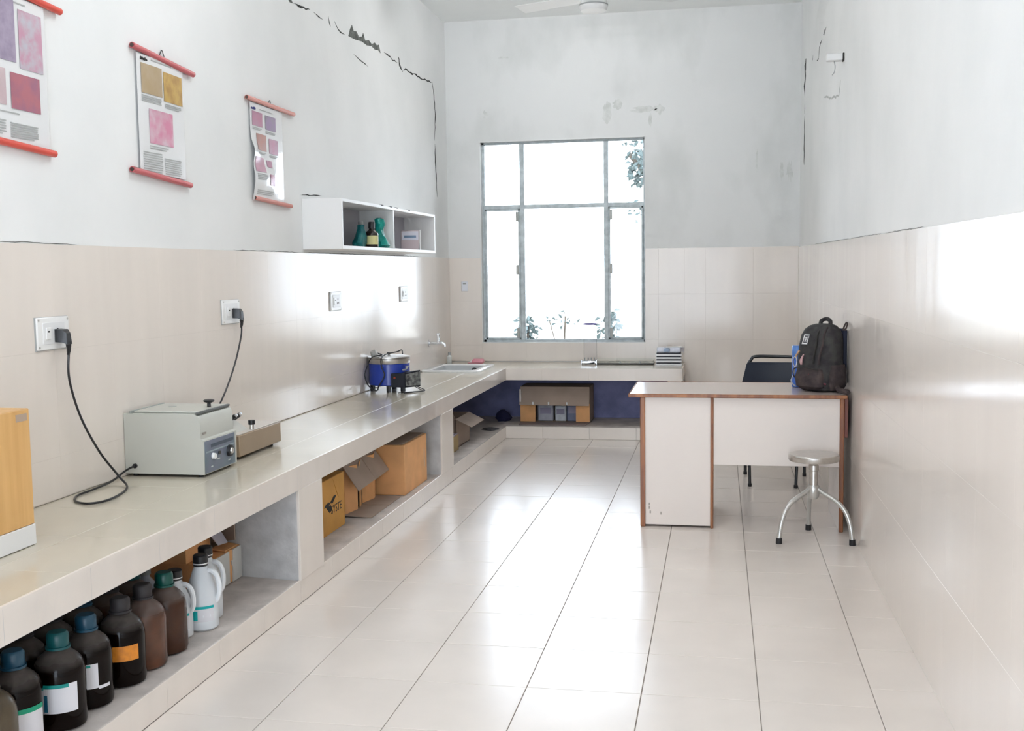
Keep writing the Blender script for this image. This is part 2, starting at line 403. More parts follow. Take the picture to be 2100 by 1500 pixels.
back_tiles(WX1, -0.30, -0.117, [0.615, 0.81, 1.217, 1.624])
back_tiles(-0.30, xr(YB)-0.008, -0.117, [0.0, 0.40, 0.81, 1.217, 1.624])
STAIN = M('damp_stain', (0.69, 0.70, 0.685), 0.9, col2=(0.57, 0.585, 0.565), scale=22, detail=10, bump=0.4, bscale=60)
def stain(pts, name='damp_stain_patch'):
    part(name, MB().loft([[(x, YB+0.002, z) for x, z in pts], [(x, YB-0.0012, z) for x, z in pts]]), STAIN, wb, smooth=False)
def blob(cx_, cz_, rx_, rz_, n=22):
    return [(cx_+rx_*random.uniform(.55, 1.1)*math.cos(2*PI*i/n), cz_+rz_*random.uniform(.5, 1.1)*math.sin(2*PI*i/n)) for i in range(n)]
stain(blob(-0.98, 2.83, 0.05, 0.10)); stain(blob(-0.885, 2.895, 0.055, 0.05)); stain(blob(-0.66, 2.845, 0.12, 0.035)); stain(blob(-0.52, 2.84, 0.05, 0.05)); stain(blob(-0.60, 2.75, 0.02, 0.06))
stain(blob(0.32, 2.37, 0.012, 0.11)); stain(blob(0.53, 2.27, 0.018, 0.10)); stain(blob(0.60, 2.27, 0.03, 0.10)); stain(blob(-2.08, 2.85, 0.03, 0.05)); stain(blob(-1.9, 3.35, 0.06, 0.012))

# ---- rear wall behind the viewer; its wide doorway is added to admit sky light
mb = MB()
DX0, DX1, DZ = -2.1, 0.4, 2.5
mb.box(XL-.2, DX0, YR-.2, YR, -0.1, ZT).box(DX1, 1.0, YR-.2, YR, -0.1, ZT).box(DX0, DX1, YR-.2, YR, DZ, ZT)
struct('wall_rear', mb, PLASTER)
d1 = struct('added_doorway', MB().box(DX0, DX0+.06, YR-.14, YR+.01, 0, DZ).box(DX1-.06, DX1, YR-.14, YR+.01, 0, DZ).box(DX0, DX1, YR-.14, YR+.01, DZ-.06, DZ), WOODEDGE)

# ---- window: steel frame, mullions, transom, casements, panes
wn = sroot('window_1')
FY0, FY1 = 9.935, 9.975
MX = (-1.767, -1.000); TZ = 2.022
def bar(mb, x0, x1, z0, z1, y0=FY0, y1=FY1): mb.box(x0, x1, y0, y1, z0, z1, 0.003); return mb
part('window_frame', bar(bar(bar(bar(MB(), WX0, WX0+.028, WZ0, WZ1), WX1-.022, WX1, WZ0, WZ1), WX0, WX1, WZ0, WZ0+.028), WX0, WX1, WZ1-.025, WZ1), STEELFRAME, wn)
for x in MX: part('mullion', bar(MB(), x-.02, x+.02, WZ0+.02, WZ1-.02, FY0-.006, FY1), STEELFRAME, wn)
part('transom', bar(MB(), WX0+.02, WX1-.02, TZ-.018, TZ+.018, FY0-.004, FY1), STEELFRAME, wn)
for x0, x1 in ((WX0+.028, MX[0]-.02), (MX[1]+.02, WX1-.022)):      # side casements have their own thin sashes
    mb = MB(); z0, z1 = WZ0+.028, TZ-.018
    bar(mb, x0, x0+.018, z0, z1, FY0-.012, FY0+.01); bar(mb, x1-.018, x1, z0, z1, FY0-.012, FY0+.01); bar(mb, x0, x1, z0, z0+.018, FY0-.012, FY0+.01); bar(mb, x0, x1, z1-.018, z1, FY0-.012, FY0+.01)
    part('casement_sash', mb, STEELFRAME, wn)
HANDLE = M('hinge_grey', (0.45, 0.46, 0.44), 0.5)
for x in (MX[0]-.045, MX[1]+.045):
    for z in (TZ-.09, 1.45, WZ0+.09):
        part('hinge', MB().box(x-.012, x+.012, FY0-.03, FY0-.01, z-.045, z+.045, .005), HANDLE, wn)
GLASS = pane_glass('window_glass')
xp = [WX0+.02, MX[0], MX[1], WX1-.02]; zp = [WZ0+.02, TZ, WZ1-.02]
for i in range(3):
    for j in range(2):
        part('window_pane', MB().box(xp[i]+.004, xp[i+1]-.004, 9.953, 9.957, zp[j]+.004, zp[j+1]-.004), GLASS, wn)
part('window_sill', MB().box(WX0, WX1, YB-.006, FY0, WZ0-.012, WZ0+.004, .002), WHITE, wn)
part('window_reveal', MB().box(WX0, WX0+.006, YB-.004, FY0, WZ0, WZ1).box(WX1-.006, WX1, YB-.004, FY0, WZ0, WZ1).box(WX0, WX1, YB-.004, FY0, WZ1-.006, WZ1), WHITE, wn)

# ---- outside: pale ground, tree and shrubs beyond the window
GROUND = M('dusty_ground', (0.55, 0.50, 0.43), 0.9, var=0.2, scale=0.6)
gr = struct('ground_outside', MB().box(-30, 30, YB+.25, 45, -0.45, -0.4), GROUND)
LEAF = M('leaf_green', (0.085, 0.115, 0.11), 0.6, spec=0.3, var=0.3, scale=3)
BARK = M('bark', (0.10, 0.08, 0.06), 0.9, var=0.4, scale=9)
def leaves(mb, c, rad, n, s):
    for _ in range(n):
        while True:
            d = Vector((random.uniform(-1, 1), random.uniform(-1, 1), random.uniform(-1, 1)))
            if d.length <= 1: break
        p = Vector(c) + Vector((d.x*rad[0], d.y*rad[1], d.z*rad[2]))
        a = Vector((random.uniform(-1, 1), random.uniform(-1, 1), random.uniform(-1.2, .1))).normalized(); b = a.orthogonal().normalized()
        L = s*random.uniform(.7, 1.3); W = L*.28; nn = a.cross(b)*L*.12
        mb.add([p, p+a*L*.5+b*W+nn, p+a*L, p+a*L*.5-b*W+nn, p+a*L*.5], [(0, 1, 4), (1, 2, 4), (2, 3, 4), (3, 0, 4)])
    return mb
t = thing('tree', 'leafy tree beyond the window at its upper right pane', 'tree', (-0.38, 14.2, -0.4))
part('trunk', MB().tube([(0,0,0), (.05,0,1.2), (-.05,.1,2.2), (.0,.1,3.2)], [.11, .10, .08, .05], 9, 4).tube([(0,.05,2.2), (-.45,0,2.9), (-.75,0,3.3)], .03, 6, 3), BARK, t)
mb = MB(); leaves(mb, (-.62, 0, 3.2), (.14, .3, .32), 170, .10); leaves(mb, (-.65, 0, 2.62), (.10, .2, .16), 22, .08); leaves(mb, (-.8, 0, 3.5), (.2, .2, .1), 18, .07); leaves(mb, (.1, .1, 3.5), (.5, .5, .6), 300, .12)
fo = part('foliage', mb, LEAF, t); fo['kind'] = 'stuff'
for k, (x, y, z, n, lab) in enumerate(((-2.02, 11.6, .93, 110, 'low leafy shrub outside behind the left window mullion'), (-1.12, 11.4, .98, 70, 'small shrub outside beside the right window mullion'))):
    t = thing('shrub', lab, 'shrub', (x, y, -0.4), 0, 'shrubs outside the window')
    part('stem', MB().tube([(0,0,0), (.02,0,.6), (0,0,1.25)], .014, 6, 3), BARK, t)
    fo = part('foliage', leaves(MB(), (0, 0, z+.28), (.11, .12, .17), n, .08), LEAF, t); fo['kind'] = 'stuff'
t = thing('shrub', 'sparse twiggy shrub outside below the middle window pane', 'shrub', (-1.66, 11.6, -0.4), 0, 'shrubs outside the window')
part('stem', MB().tube([(0,0,0), (.02,0,.6), (0.05,0,1.35)], .01, 6, 3).tube([(.02,0,.8), (-.12,0,1.3)], .006, 5, 3), BARK, t)
fo = part('foliage', leaves(MB(), (.03, 0, 1.33), (.22, .1, .07), 22, .05), LEAF, t); fo['kind'] = 'stuff'

# ================================================================ COUNTER (masonry, L-shaped)
ct = thing('lab_counter', 'long low L-shaped masonry counter faced with beige tiles', 'counter')
HX0, HX1, HY0, HY1 = -2.395, -1.985, 8.83, 9.41      # sink hole
CY0 = 0.3
mb = MB()
mb.box(XL, XF+.008, CY0, HY0, ZU, .602).box(XL, HX0, HY0, HY1, ZU, .602).box(HX1, XF+.008, HY0, HY1, ZU, .602).box(XL, XF+.008, HY1, YB, ZU, .602).box(XF+.008, -.305, YF+.008, YB, ZU, .602)
part('slab', mb, CEMENT, ct, smooth=False)
def sub_rect(r, h):
    x0, x1, y0, y1 = r; a0, a1, b0, b1 = h
    if a0 >= x1 or a1 <= x0 or b0 >= y1 or b1 <= y0: return [r]
    out = []
    if y0 < b0: out.append((x0, x1, y0, b0))
    if y1 > b1: out.append((x0, x1, b1, y1))
    ya, yb = max(y0, b0), min(y1, b1)
    if x0 < a0: out.append((x0, a0, ya, yb))
    if x1 > a1: out.append((a1, x1, ya, yb))
    return [q for q in out if q[1]-q[0] > .012 and q[3]-q[2] > .012]
yc = cuts(CY0, YF, 3.165, 0.400)
rects = []
for j in range(len(yc)-1):
    for x0, x1 in ((XL, -2.05), (-2.05, XF)): rects.append((x0, x1, yc[j], yc[j+1]))
for x0, x1 in ((XL, -2.05), (-2.05, XF)): rects += [(x0, x1, YF, 9.62), (x0, x1, 9.62, YB)]
xc = cuts(XF, -.30, -1.483, 0.400)
for i in range(len(xc)-1): rects += [(xc[i], xc[i+1], YF, 9.62), (xc[i], xc[i+1], 9.62, YB)]
for r_ in rects:
    for x0, x1, y0, y1 in sub_rect(r_, (HX0, HX1, HY0, HY1)):
        tile('counter_tile', ct, CTILE, (x0, y0, .602), (1,0,0), (0,1,0), (0,0,1), x1-x0, y1-y0, g=0.0003, c=0.0005)
yfa = cuts(CY0, YF, 4.85, 0.400)
for j in range(len(yfa)-1):
    tile('fascia_tile', ct, TILE, (XF, yfa[j], ZU), (0,1,0), (0,0,1), (1,0,0), yfa[j+1]-yfa[j], .610-ZU, g=0.0002, c=0.0005)
for i in range(len(xc)-1):
    tile('fascia_tile', ct, TILE, (xc[i], YF, ZU), (1,0,0), (0,0,1), (0,-1,0), xc[i+1]-xc[i], .610-ZU, g=0.0002, c=0.0005)
tile('fascia_tile', ct, TILE, (-.305, YF, ZU), (0,1,0), (0,0,1), (1,0,0), YB-YF-.01, .610-ZU, g=0.0002, c=0.0005)
# shelf and plinth
part('shelf', MB().box(XL, XF-.006, CY0, YB, 0, ZP-.0012).box(XF-.006, -.306, YF+.006, YB, 0, ZP-.0012), CEMENT_SHELF, ct, smooth=False)
ypl = cuts(CY0, YF, 4.07, 0.3985)
for j in range(len(ypl)-1):
    tile('plinth_tile', ct, TILE, (XF-.006, ypl[j], 0), (0,1,0), (0,0,1), (1,0,0), ypl[j+1]-ypl[j], ZP+.003, g=0.001)
for i in range(len(xc)-1):
    tile('plinth_tile', ct, TILE, (xc[i], YF+.006, 0), (1,0,0), (0,0,1), (0,-1,0), xc[i+1]-xc[i], ZP+.003, g=0.001)
# piers
for y0, y1, sk in ((2.0, 2.28, 0), (4.46, 4.745, .085), (6.975, 7.29, 0)):
    q = [(XL+.001, y0+sk), (XF-.004, y0), (XF-.004, y1), (XL+.001, y1)]
    pr = part('pier', MB().loft([[(a, b, ZP-.001) for a, b in q], [(a, b, ZU) for a, b in q]]), CEMENT, ct, smooth=False)
    tile('pier_tile', pr, TILE, (XF-.004, y0, ZP), (0,1,0), (0,0,1), (1,0,0), y1-y0, ZU-ZP, g=0.0003, t=0.012)
pr = part('pier', MB().box(-.42, -.306, YF+.004, YB-.001, ZP, ZU), CEMENT, ct, smooth=False)
tile('pier_tile', pr, TILE, (-.42, YF+.004, ZP), (1,0,0), (0,0,1), (0,-1,0), .115, ZU-ZP, g=0.0003, t=0.012)
part('lining', MB().box(XL, XL+.006, 7.29, YB, ZP, ZU).box(XL, -.42, YB-.007, YB-.001, ZP, ZU), CEMENT_SHADE_BLUE, ct, label='cement back wall below the worktop with blue shade in its colour', smooth=False)
part('lining', MB().box(XL, XL+.006, CY0, 6.975, ZP, ZU), CEMENT, ct, smooth=False)

# ---- sink
t = thing('sink', 'white ceramic sink set into the counter corner under the tap', 'sink', (-2.19, 9.12, ZC))
def rr(x0, x1, y0, y1, r_, z): return [(a+2.19, b-9.12, c-ZC) for a, b, c in rrect(x0, x1, y0, y1, r_, z, 5)]
part('basin', MB().loft([rr(-2.437, -1.94, 8.78, 9.46, .04, .6105), rr(-2.437, -1.94, 8.78, 9.46, .04, .622), rr(-2.428, -1.949, 8.79, 9.45, .04, .628), rr(-2.385, -1.995, 8.84, 9.40, .05, .626), rr(-2.378, -2.002, 8.85, 9.39, .05, .618)], False, False), WHITEGLOSS, t)
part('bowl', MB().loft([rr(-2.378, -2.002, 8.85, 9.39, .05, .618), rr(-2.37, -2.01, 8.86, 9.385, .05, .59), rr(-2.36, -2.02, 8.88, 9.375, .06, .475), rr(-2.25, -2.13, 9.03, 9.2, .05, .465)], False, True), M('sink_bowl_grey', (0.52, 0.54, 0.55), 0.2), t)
part('drain', MB().lathe([(.001, -.142), (.028, -.142), (.030, -.140), (.03, -.144)], 14), STEEL, t)
part('plug_chain', MB().tube([(.06, .245, -.04), (.065, .250, -.02), (.09, .252, -.018), (.11, .246, -.04)], .005, 6, 4), BLACK, t)

# ---- tap
t = thing('tap', 'chrome wall tap above the sink', 'tap', (XL+.008, 9.08, .835))
part('flange', MB().cyl((0,0,0), (.008,0,0), .028, n=18), CHROME, t)
part('spout', MB().tube([(.005,0,0), (.06,0,0), (.11,0,.002), (.135,0,-.008), (.142,0,-.03)], [.012,.012,.013,.011,.010], 10, 4), CHROME, t)
hd = part('valve', MB().cyl((.085,0,.0), (.085,0,.045), .012, .009), CHROME, t)
part('lever', MB().cyl((.085,0,.045), (.085,0,.07), .016, .013).box(.07, .10, -.006, .006, .05, .085, .004), CHROME, hd)

# ================================================================ POSTERS on left wall
RED = [M('red_rod_a', (0.62, 0.075, 0.05), 0.35), M('red_rod_b', (0.50, 0.10, 0.11), 0.35), M('red_rod_c', (0.60, 0.22, 0.18), 0.35)]
SHEET = M('poster_sheet', (0.74, 0.745, 0.75), 0.22, spec=0.5, coat=0.4)
TXT = M('poster_text_ink', (0.36, 0.37, 0.36), 0.5)
def pic(name, a, b, sc): return M(name, a, 0.3, col2=b, scale=sc, detail=6, contrast=(.35, .62))
def poster(label, y0, y1, z0, z1, top, bot, rod, pics, texts, bulge, scrib=None, rod_r=.013):
    t = thing('poster', label, 'poster', (XL, (y0+y1)/2, z0), 0, 'hanging slide posters on the left wall')
    yc_ = (y0+y1)/2
    def P(y, z, e=0.0):
        u = (y-y0)/(y1-y0); v = (z-z0)/(z1-z0)
        d = .012 + bulge(u, v) + e
        return (d, y-yc_, z-z0)
    def patch(a0, a1, b0, b1, e, nu=8, nv=8):
        return MB().plate(lambda u, v: P(a0+(a1-a0)*u, b0+(b1-b0)*v, e), nu, nv, (1,0,0), .0005)
    part('sheet', patch(y0, y1, z0, z1, 0, 18, 26), SHEET, t)
    for (ya, za, yb, zb) in (top, bot):
        rd_ = part('rod', MB().tube([(.016, ya-yc_, za-z0), (.016, yb-yc_, zb-z0)], rod_r, 12), rod, t)
        part('rod_end', MB().cyl((.016, ya-yc_-.002, za-z0), (.016, ya-yc_+.001, za-z0), rod_r*.72, n=12), M('rod_hollow', (0.06, 0.035, 0.03), 0.8), rd_)
    part('hook', MB().tube([(.006, (top[0]+top[2])/2-yc_-.02, top[1]-z0+.005), (.006, (top[0]+top[2])/2-yc_, top[1]-z0+.03), (.006, (top[0]+top[2])/2-yc_+.02, top[1]-z0+.004)], .002, 5, 4), BLACK, t)
    for a0, a1, b0, b1, mt in pics: part('printed_picture', patch(a0, a1, b0, b1, .0026, 12, 12), mt, t)
    for a0, a1, b0, b1, n in texts:
        mb = MB()
        for k in range(n):
            zz = b1-(b1-b0)*(k+.5)/n; aa = a1 - (random.uniform(.0, .25)*(a1-a0) if k == n-1 else random.uniform(0, .04)*(a1-a0))
            mb.plate(lambda u, v: P(a0+(aa-a0)*u, zz-.0022+.0044*v, .0022), 8, 1, (1,0,0), .0004)
        o = part('text_block', mb, TXT, t); o['kind'] = 'stuff'
    if scrib:
        a, b, mt = scrib; mb = MB()
        for k in range(5):
            yy = a + k*.011; mb.tube([P(yy, b-.006, .002), P(yy+.004, b+random.uniform(.0, .009), .002), P(yy+.009, b-.004, .002)], .0022, 5, 3)
        part('handwriting', mb, mt, t)
    return t
violet = pic('slide_violet', (0.344, 0.287, 0.385), (0.271, 0.221, 0.312), 30)
poster('large slide poster with violet and pink pictures at the left edge of the wall', 3.28, 3.735, 1.905, 2.43, (3.18, 2.47, 3.834, 2.438), (3.14, 1.93, 3.757, 1.903), RED[0],
       [(3.30, 3.55, 2.20, 2.415, violet), (3.572, 3.712, 2.185, 2.39, pic('slide_tissue', (0.492, 0.262, 0.344), (0.451, 0.443, 0.492), 22)), (3.512, 3.684, 2.038, 2.163, pic('slide_crimson', (0.40, 0.135, 0.165), (0.30, 0.12, 0.185), 16)), (3.31, 3.485, 2.045, 2.17, pic('slide_pale_pink', (0.541, 0.426, 0.443), (0.492, 0.369, 0.394), 16))],
       [(3.50, 3.665, 1.935, 1.99, 7), (3.31, 3.48, 1.94, 1.995, 6), (3.42, 3.60, 2.018, 2.026, 1), (3.45, 3.66, 2.405, 2.415, 1)], lambda u, v: .004*math.sin(PI*u))
poster('middle slide poster with two ochre pictures above one pink picture', 4.385, 4.795, 1.89, 2.395, (4.347, 2.417, 4.895, 2.385), (4.306, 1.895, 4.828, 1.865), RED[1],
       [(4.415, 4.588, 2.232, 2.358, pic('slide_tan', (0.377, 0.279, 0.156), (0.41, 0.312, 0.197), 14)), (4.602, 4.780, 2.22, 2.349, pic('slide_amber', (0.508, 0.328, 0.082), (0.361, 0.205, 0.041), 20)), (4.467, 4.675, 2.022, 2.170, pic('slide_pink', (0.574, 0.205, 0.312), (0.59, 0.451, 0.508), 12))],
       [(4.415, 4.58, 2.195, 2.225, 4), (4.61, 4.77, 2.19, 2.212, 3), (4.465, 4.63, 1.995, 2.015, 2), (4.41, 4.57, 1.895, 1.985, 9), (4.59, 4.75, 1.895, 1.97, 8), (4.50, 4.70, 2.376, 2.386, 1)], lambda u, v: .005*math.sin(PI*u), (4.415, 2.376, INK))
BLUEINK = M('blue_ink', (0.03, 0.035, 0.16), 0.6)
rose = pic('slide_rose', (0.451, 0.197, 0.287), (0.41, 0.23, 0.312), 20)
poster('small curled glossy slide poster with seven pink and violet pictures', 5.535, 5.97, 1.842, 2.355, (5.492, 2.372, 6.139, 2.368), (5.556, 1.852, 6.058, 1.834), RED[2],
       [(5.557, 5.69, 2.237, 2.313, rose), (5.729, 5.87, 2.233, 2.31, pic('slide_lilac', (0.295, 0.205, 0.344), (0.279, 0.238, 0.295), 20)), (5.604, 5.732, 2.111, 2.199, pic('slide_brick', (0.451, 0.205, 0.164), (0.394, 0.221, 0.197), 20)), (5.771, 5.894, 2.106, 2.187, rose), (5.552, 5.677, 1.993, 2.072, pic('slide_blush', (0.508, 0.279, 0.353), (0.476, 0.295, 0.369), 14)), (5.715, 5.792, 2.029, 2.065, rose), (5.722, 5.804, 1.929, 1.989, pic('slide_rose_streak', (0.426, 0.148, 0.23), (0.541, 0.344, 0.394), 26))],
       [(5.56, 5.68, 2.215, 2.23, 2), (5.73, 5.87, 2.21, 2.226, 2), (5.61, 5.73, 2.09, 2.104, 2), (5.77, 5.89, 2.085, 2.1, 2), (5.56, 5.68, 1.95, 1.985, 4), (5.57, 5.80, 1.87, 1.90, 3), (5.66, 5.86, 2.325, 2.335, 1)],
       lambda u, v: .028*math.exp(-((v-.22)/.16)**2)*math.sin(PI*min(1, .25+u*.9)) + .022*math.exp(-((v-.5)/.1)**2)*math.exp(-(u/.2)**2), (5.55, 2.327, BLUEINK), .012)

# ================================================================ WALL CABINET + contents
CABIN = M('cabinet_inner', (0.42, 0.41, 0.45), 0.6)
t = thing('wall_cabinet', 'open two-bay white wall cabinet mounted above the tiles', 'cabinet', (XL, 6.265, 1.588))
LX = .25; LY = 2.18; LZ = .302
part('side_panel', MB().box(0, LX, 0, .02, 0, LZ, .002), WHITE, t); part('side_panel', MB().box(0, LX, LY-.02, LY, 0, LZ, .002), WHITE, t)
part('top_panel', MB().box(0, LX, .02, LY-.02, LZ-.02, LZ, .002), WHITE, t); part('bottom_panel', MB().box(0, LX, .02, LY-.02, 0, .022, .002), WHITE, t)
part('divider', MB().box(.004, LX, 1.05, 1.068, .022, LZ-.02, .001), WHITE, t)
part('back_panel', MB().box(0, .006, .02, LY-.02, .022, LZ-.02), CABIN, t)
ZS = 1.588+.022
CHIP = M('chipped_edge', (0.10, 0.10, 0.11), 0.8)
for y in (.78, .98, 1.12, 1.42): part('chipped_spot', MB().box(LX-.02, LX+.001, y, y+.05, LZ-.004, LZ+.003, .001), CHIP, t)
TEAL = M('teal_bag_plastic', (0.0, 0.20, 0.17), 0.35, col2=(0.0, 0.30, 0.25), scale=25, bump=0.4, bscale=50)
TEALD = M('teal_bag_dark', (0.0, 0.10, 0.12), 0.4, col2=(0.0, 0.16, 0.16), scale=25, bump=0.4, bscale=50)
def bag_mb(prof, n=18, jit=.12, seed=1):
    rnd = random.Random(seed); rings = []
    ph = [rnd.uniform(0, 6) for _ in range(4)]
    for k, (rx_, ry_, z, dx, dy) in enumerate(prof):
        rings.append([(dx+rx_*math.cos(2*PI*j/n)*(1+jit*math.sin(3*2*PI*j/n+ph[0]+k)), dy+ry_*math.sin(2*PI*j/n)*(1+jit*math.sin(4*2*PI*j/n+ph[1]+1.7*k)), z) for j in range(n)])
    return MB().loft(rings)
solo('plastic_bag', bag_mb([(.05,.065,0,0,.01),(.06,.078,.018,.0,.005),(.052,.07,.04,0,.005),(.05,.06,.065,0,-.01),(.036,.04,.085,0,-.035),(.028,.032,.12,-.004,-.05),(.034,.038,.16,.004,-.052),(.03,.042,.19,0,-.05),(.014,.03,.2,0,-.05)], 30, .2, 3), TEAL, 'bright teal plastic bag bunched in the left cabinet bay', 'bag', (-2.262, 7.20, ZS), .2)
solo('plastic_bag', bag_mb([(.035,.05,0,0,0),(.042,.062,.03,0,.01),(.036,.05,.07,.004,.02),(.03,.032,.10,0,.03),(.02,.026,.125,0,.04),(.022,.02,.145,0,.045),(.008,.01,.15,0,.045)], 26, .22, 5), TEALD, 'dark teal plastic bag left of the yellow-labelled bottle in the cabinet', 'bag', (-2.31, 6.90, ZS), 0)
BROWNDK = M('bottle_brown_black', (0.018, 0.010, 0.008), 0.12, spec=0.6, coat=0.3)
def small_bottle(lab, loc, body, cap, lbl=None, h=.17, r_=.036):
    t = thing('reagent_bottle', lab, 'bottle', loc)
    part('body', MB().lathe([(r_*.9, 0), (r_, .006), (r_, h*.52), (r_*.85, h*.60), (r_*.42, h*.70), (r_*.40, h*.76)], 20), body, t)
    part('cap', MB().lathe([(r_*.5, h*.74), (r_*.5, h*.97), (r_*.42, h)], 16), cap, t)
    if lbl: part('label', MB().arc(r_, R(-120), R(-5), h*.12, h*.46, 10), lbl, t)
small_bottle('dark bottle with yellow label standing in the left cabinet bay', (-2.262, 7.02, ZS), BROWNDK, BLACK, M('label_yellow', (0.62, 0.58, 0.28), 0.6), .17, .044)
small_bottle('dark unlabelled bottle behind the yellow-labelled one in the cabinet', (-2.35, 7.06, ZS), BROWNDK, GREYPLASTIC, None, .175, .036)
t = thing('carton_box', 'small white and pink box with blue band in the right cabinet bay', 'box', (-2.285, 8.02, ZS), R(18))
part('body', MB().box(-.068, .068, -.02, .02, 0, .145, .002), M('pinkish_card', (0.50, 0.42, 0.44), 0.6), t)
part('printed_panel', MB().box(-.062, .062, -.0212, -.019, .075, .138), M('pale_print', (0.62, 0.62, 0.70), 0.5), t)
part('printed_band', MB().box(-.045, .045, -.0222, -.02, .09, .108), M('blue_print', (0.14, 0.22, 0.34), 0.5), t)
part('side_flap', MB().box(.070, .080, -.022, .018, 0, .148, .001), WHITE, t)
solo('paper_scrap', bag_mb([(.02,.025,0,0,0),(.026,.02,.012,0,0),(.012,.015,.026,0,0),(.004,.004,.03,0,0)], 10, .3, 9), M('crumpled_paper', (0.45, 0.45, 0.46), 0.8), 'crumpled grey scrap at the divider foot in the cabinet', 'paper', (-2.235, 7.40, ZS))

# ================================================================ SOCKETS + cables
def socket(lab, y, z, plug, blackline=False):
    t = thing('wall_socket', lab, 'socket', (XL+.008, y, z), 0, 'switch and socket plates on the left wall')
    part('plate', MB().box(0, .010, -.10, .10, -.06, .06, .003), WHITEPLASTIC, t)
    part('module', MB().box(.009, .0125, -.068, .068, -.04, .04, .001), M('module_white', (0.76, 0.76, 0.76), 0.35), t)
    part('switch_rocker', MB().box(.012, .017, -.055, -.025, -.022, .022, .002), WHITEPLASTIC, t)
    part('switch_mark', MB().box(.0165, .0178, -.046, -.034, .004, .010), INK, t)
    for a, b in ((.022, .012), (.008, -.014), (.036, -.014)):
        part('socket_hole', MB().cyl((.0118, a, b), (.0130, a, b), .006, n=10), INK, t)
    for a in (-.09, .09):
        for b in (-.05, .05): part('screw', MB().cyl((.0095, a, b), (.0115, a, b), .004, n=8), STEEL, t)
    part('back_box', MB().box(-.001, .004, -.104, .098, -.063, .061), GREYPLASTIC, t)
    return t
socket('double socket plate with black plug nearest the wooden case', 3.692, 1.239, True)
socket('socket plate with black plug above the centrifuge and stirrer', 5.215, 1.258, True)
socket('unused socket plate left of the blue water bath', 6.775, 1.264, False)
socket('unused socket plate under the wall cabinet near the sink', 8.345, 1.275, False)
t = thing('switch_plate', 'small pale plate on tiles left of the window', 'switch', (-2.30, YB-.008, 1.305))
part('plate', MB().box(-.03, .03, -.007, 0, -.045, .045, .002), M('plate_pale', (0.70, 0.72, 0.78), 0.4), t)
part('switch_rocker', MB().box(-.014, .014, -.011, -.006, .02, .034, .001), GREYPLASTIC, t)
def plug_cable(lab, y, z, path, r_=.0045):
    t = thing('power_cable', lab, 'cable', (0, 0, 0))
    x = XL + .0205
    p = part('plug', MB().loft([[(x, y-.022, z-.02), (x, y+.022, z-.02), (x, y+.022, z+.028), (x, y-.022, z+.028)], [(x+.028, y-.022, z-.022), (x+.028, y+.024, z-.022), (x+.028, y+.022, z+.026), (x+.028, y-.02, z+.026)], [(x+.045, y-.014, z-.03), (x+.045, y+.018, z-.03), (x+.042, y+.014, z+.012), (x+.042, y-.012, z+.012)]]), BLACK, t)
    part('strain_relief', MB().tube([(x+.036, y+.006, z-.02), (x+.034, y+.012, z-.045), (x+.028, y+.016, z-.07)], [.010, .008, .006], 8, 3), BLACK, p)
    part('cord', MB().tube([(x+.03, y+.016, z-.06)] + path, r_, 8, 8), BLACK, t)
    return t
plug_cable('black power cable drooping to the centrifuge with a loop on the counter', 3.715, 1.225,
           [(-2.405, 3.735, 1.06), (-2.40, 3.79, .91), (-2.39, 3.89, .76), (-2.35, 3.95, .655), (-2.285, 3.90, .617), (-2.236, 3.70, .6155), (-2.27, 3.615, .6155), (-2.345, 3.645, .6155), (-2.40, 3.74, .6155), (-2.405, 3.85, .6155), (-2.41, 4.0, .62), (-2.405, 4.10, .645), (-2.395, 4.152, .655)])
plug_cable('black power cable hanging behind the centrifuge to the stirrer', 5.24, 1.245, [(-2.405, 5.258, 1.13), (-2.405, 5.185, 1.01), (-2.41, 5.10, .90), (-2.415, 5.02, .82), (-2.415, 4.95, .78)])

# ================================================================ WOODEN CASE at left edge
t = thing('wooden_case', 'light wood veneer case with white base strip at the left edge', 'case', (-2.26, 2.86, ZC))
part('body', MB().box(-.15, .15, -.28, .194, .0665, .432, .003), PLY, t)
part('base_strip', MB().box(-.15, .152, -.28, .196, .002, .0665, .002), WHITE, t)
part('sticker', MB().box(.1495, .1508, .125, .180, .395, .418), M('sticker_beige', (0.42, 0.32, 0.24), 0.6), t)

# ================================================================ CENTRIFUGE
CENG = M('centrifuge_enamel', (0.52, 0.525, 0.48), 0.35, var=0.04, scale=5, spec=0.4)
t = thing('centrifuge', 'pale grey-green bench centrifuge with blue control panel', 'centrifuge', (-2.26, 4.315, ZC))
x0, x1, y0, y1 = -.18, .175, -.153, .155
prof = [(x0, .012), (x1, .012), (x1+.002, .155), (x1-.012, .160), (x1-.014, .238), (x1-.022, .256), (x1-.04, .264), (x0, .264)]
part('body', MB().loft([[(a, y0, b) for a, b in prof], [(a, y1, b) for a, b in prof]]), CENG, t)
part('lid', MB().box(x0+.03, x1-.03, y0+.03, y1-.005, .2642, .272, .003), CENG, t)
part('lid_rail', MB().box(x1-.034, x1-.022, y0+.003, y1-.003, .262, .272, .002), M('rail_dark', (0.10, 0.11, 0.11), 0.4), t)
part('lid_rail', MB().box(x0+.02, x0+.03, y0+.01, y1-.01, .263, .275, .002), M('rail_grey', (0.30, 0.32, 0.30), 0.4), t)
part('lid_knob', MB().lathe([(.008, .272), (.008, .288), (.022, .294), (.024, .300), (.018, .304)], 18, (x1-.065, .04, 0)), BLACK, t)
part('lid_emblem', MB().lathe([(.018, .2715), (.018, .2735), (.008, .274)], 14, (-.06, .04, 0)), M('emblem', (0.40, 0.42, 0.40), 0.3), t)
PANB = M('panel_blue', (0.12, 0.17, 0.20), 0.35, col2=(0.16, 0.17, 0.24), scale=6)
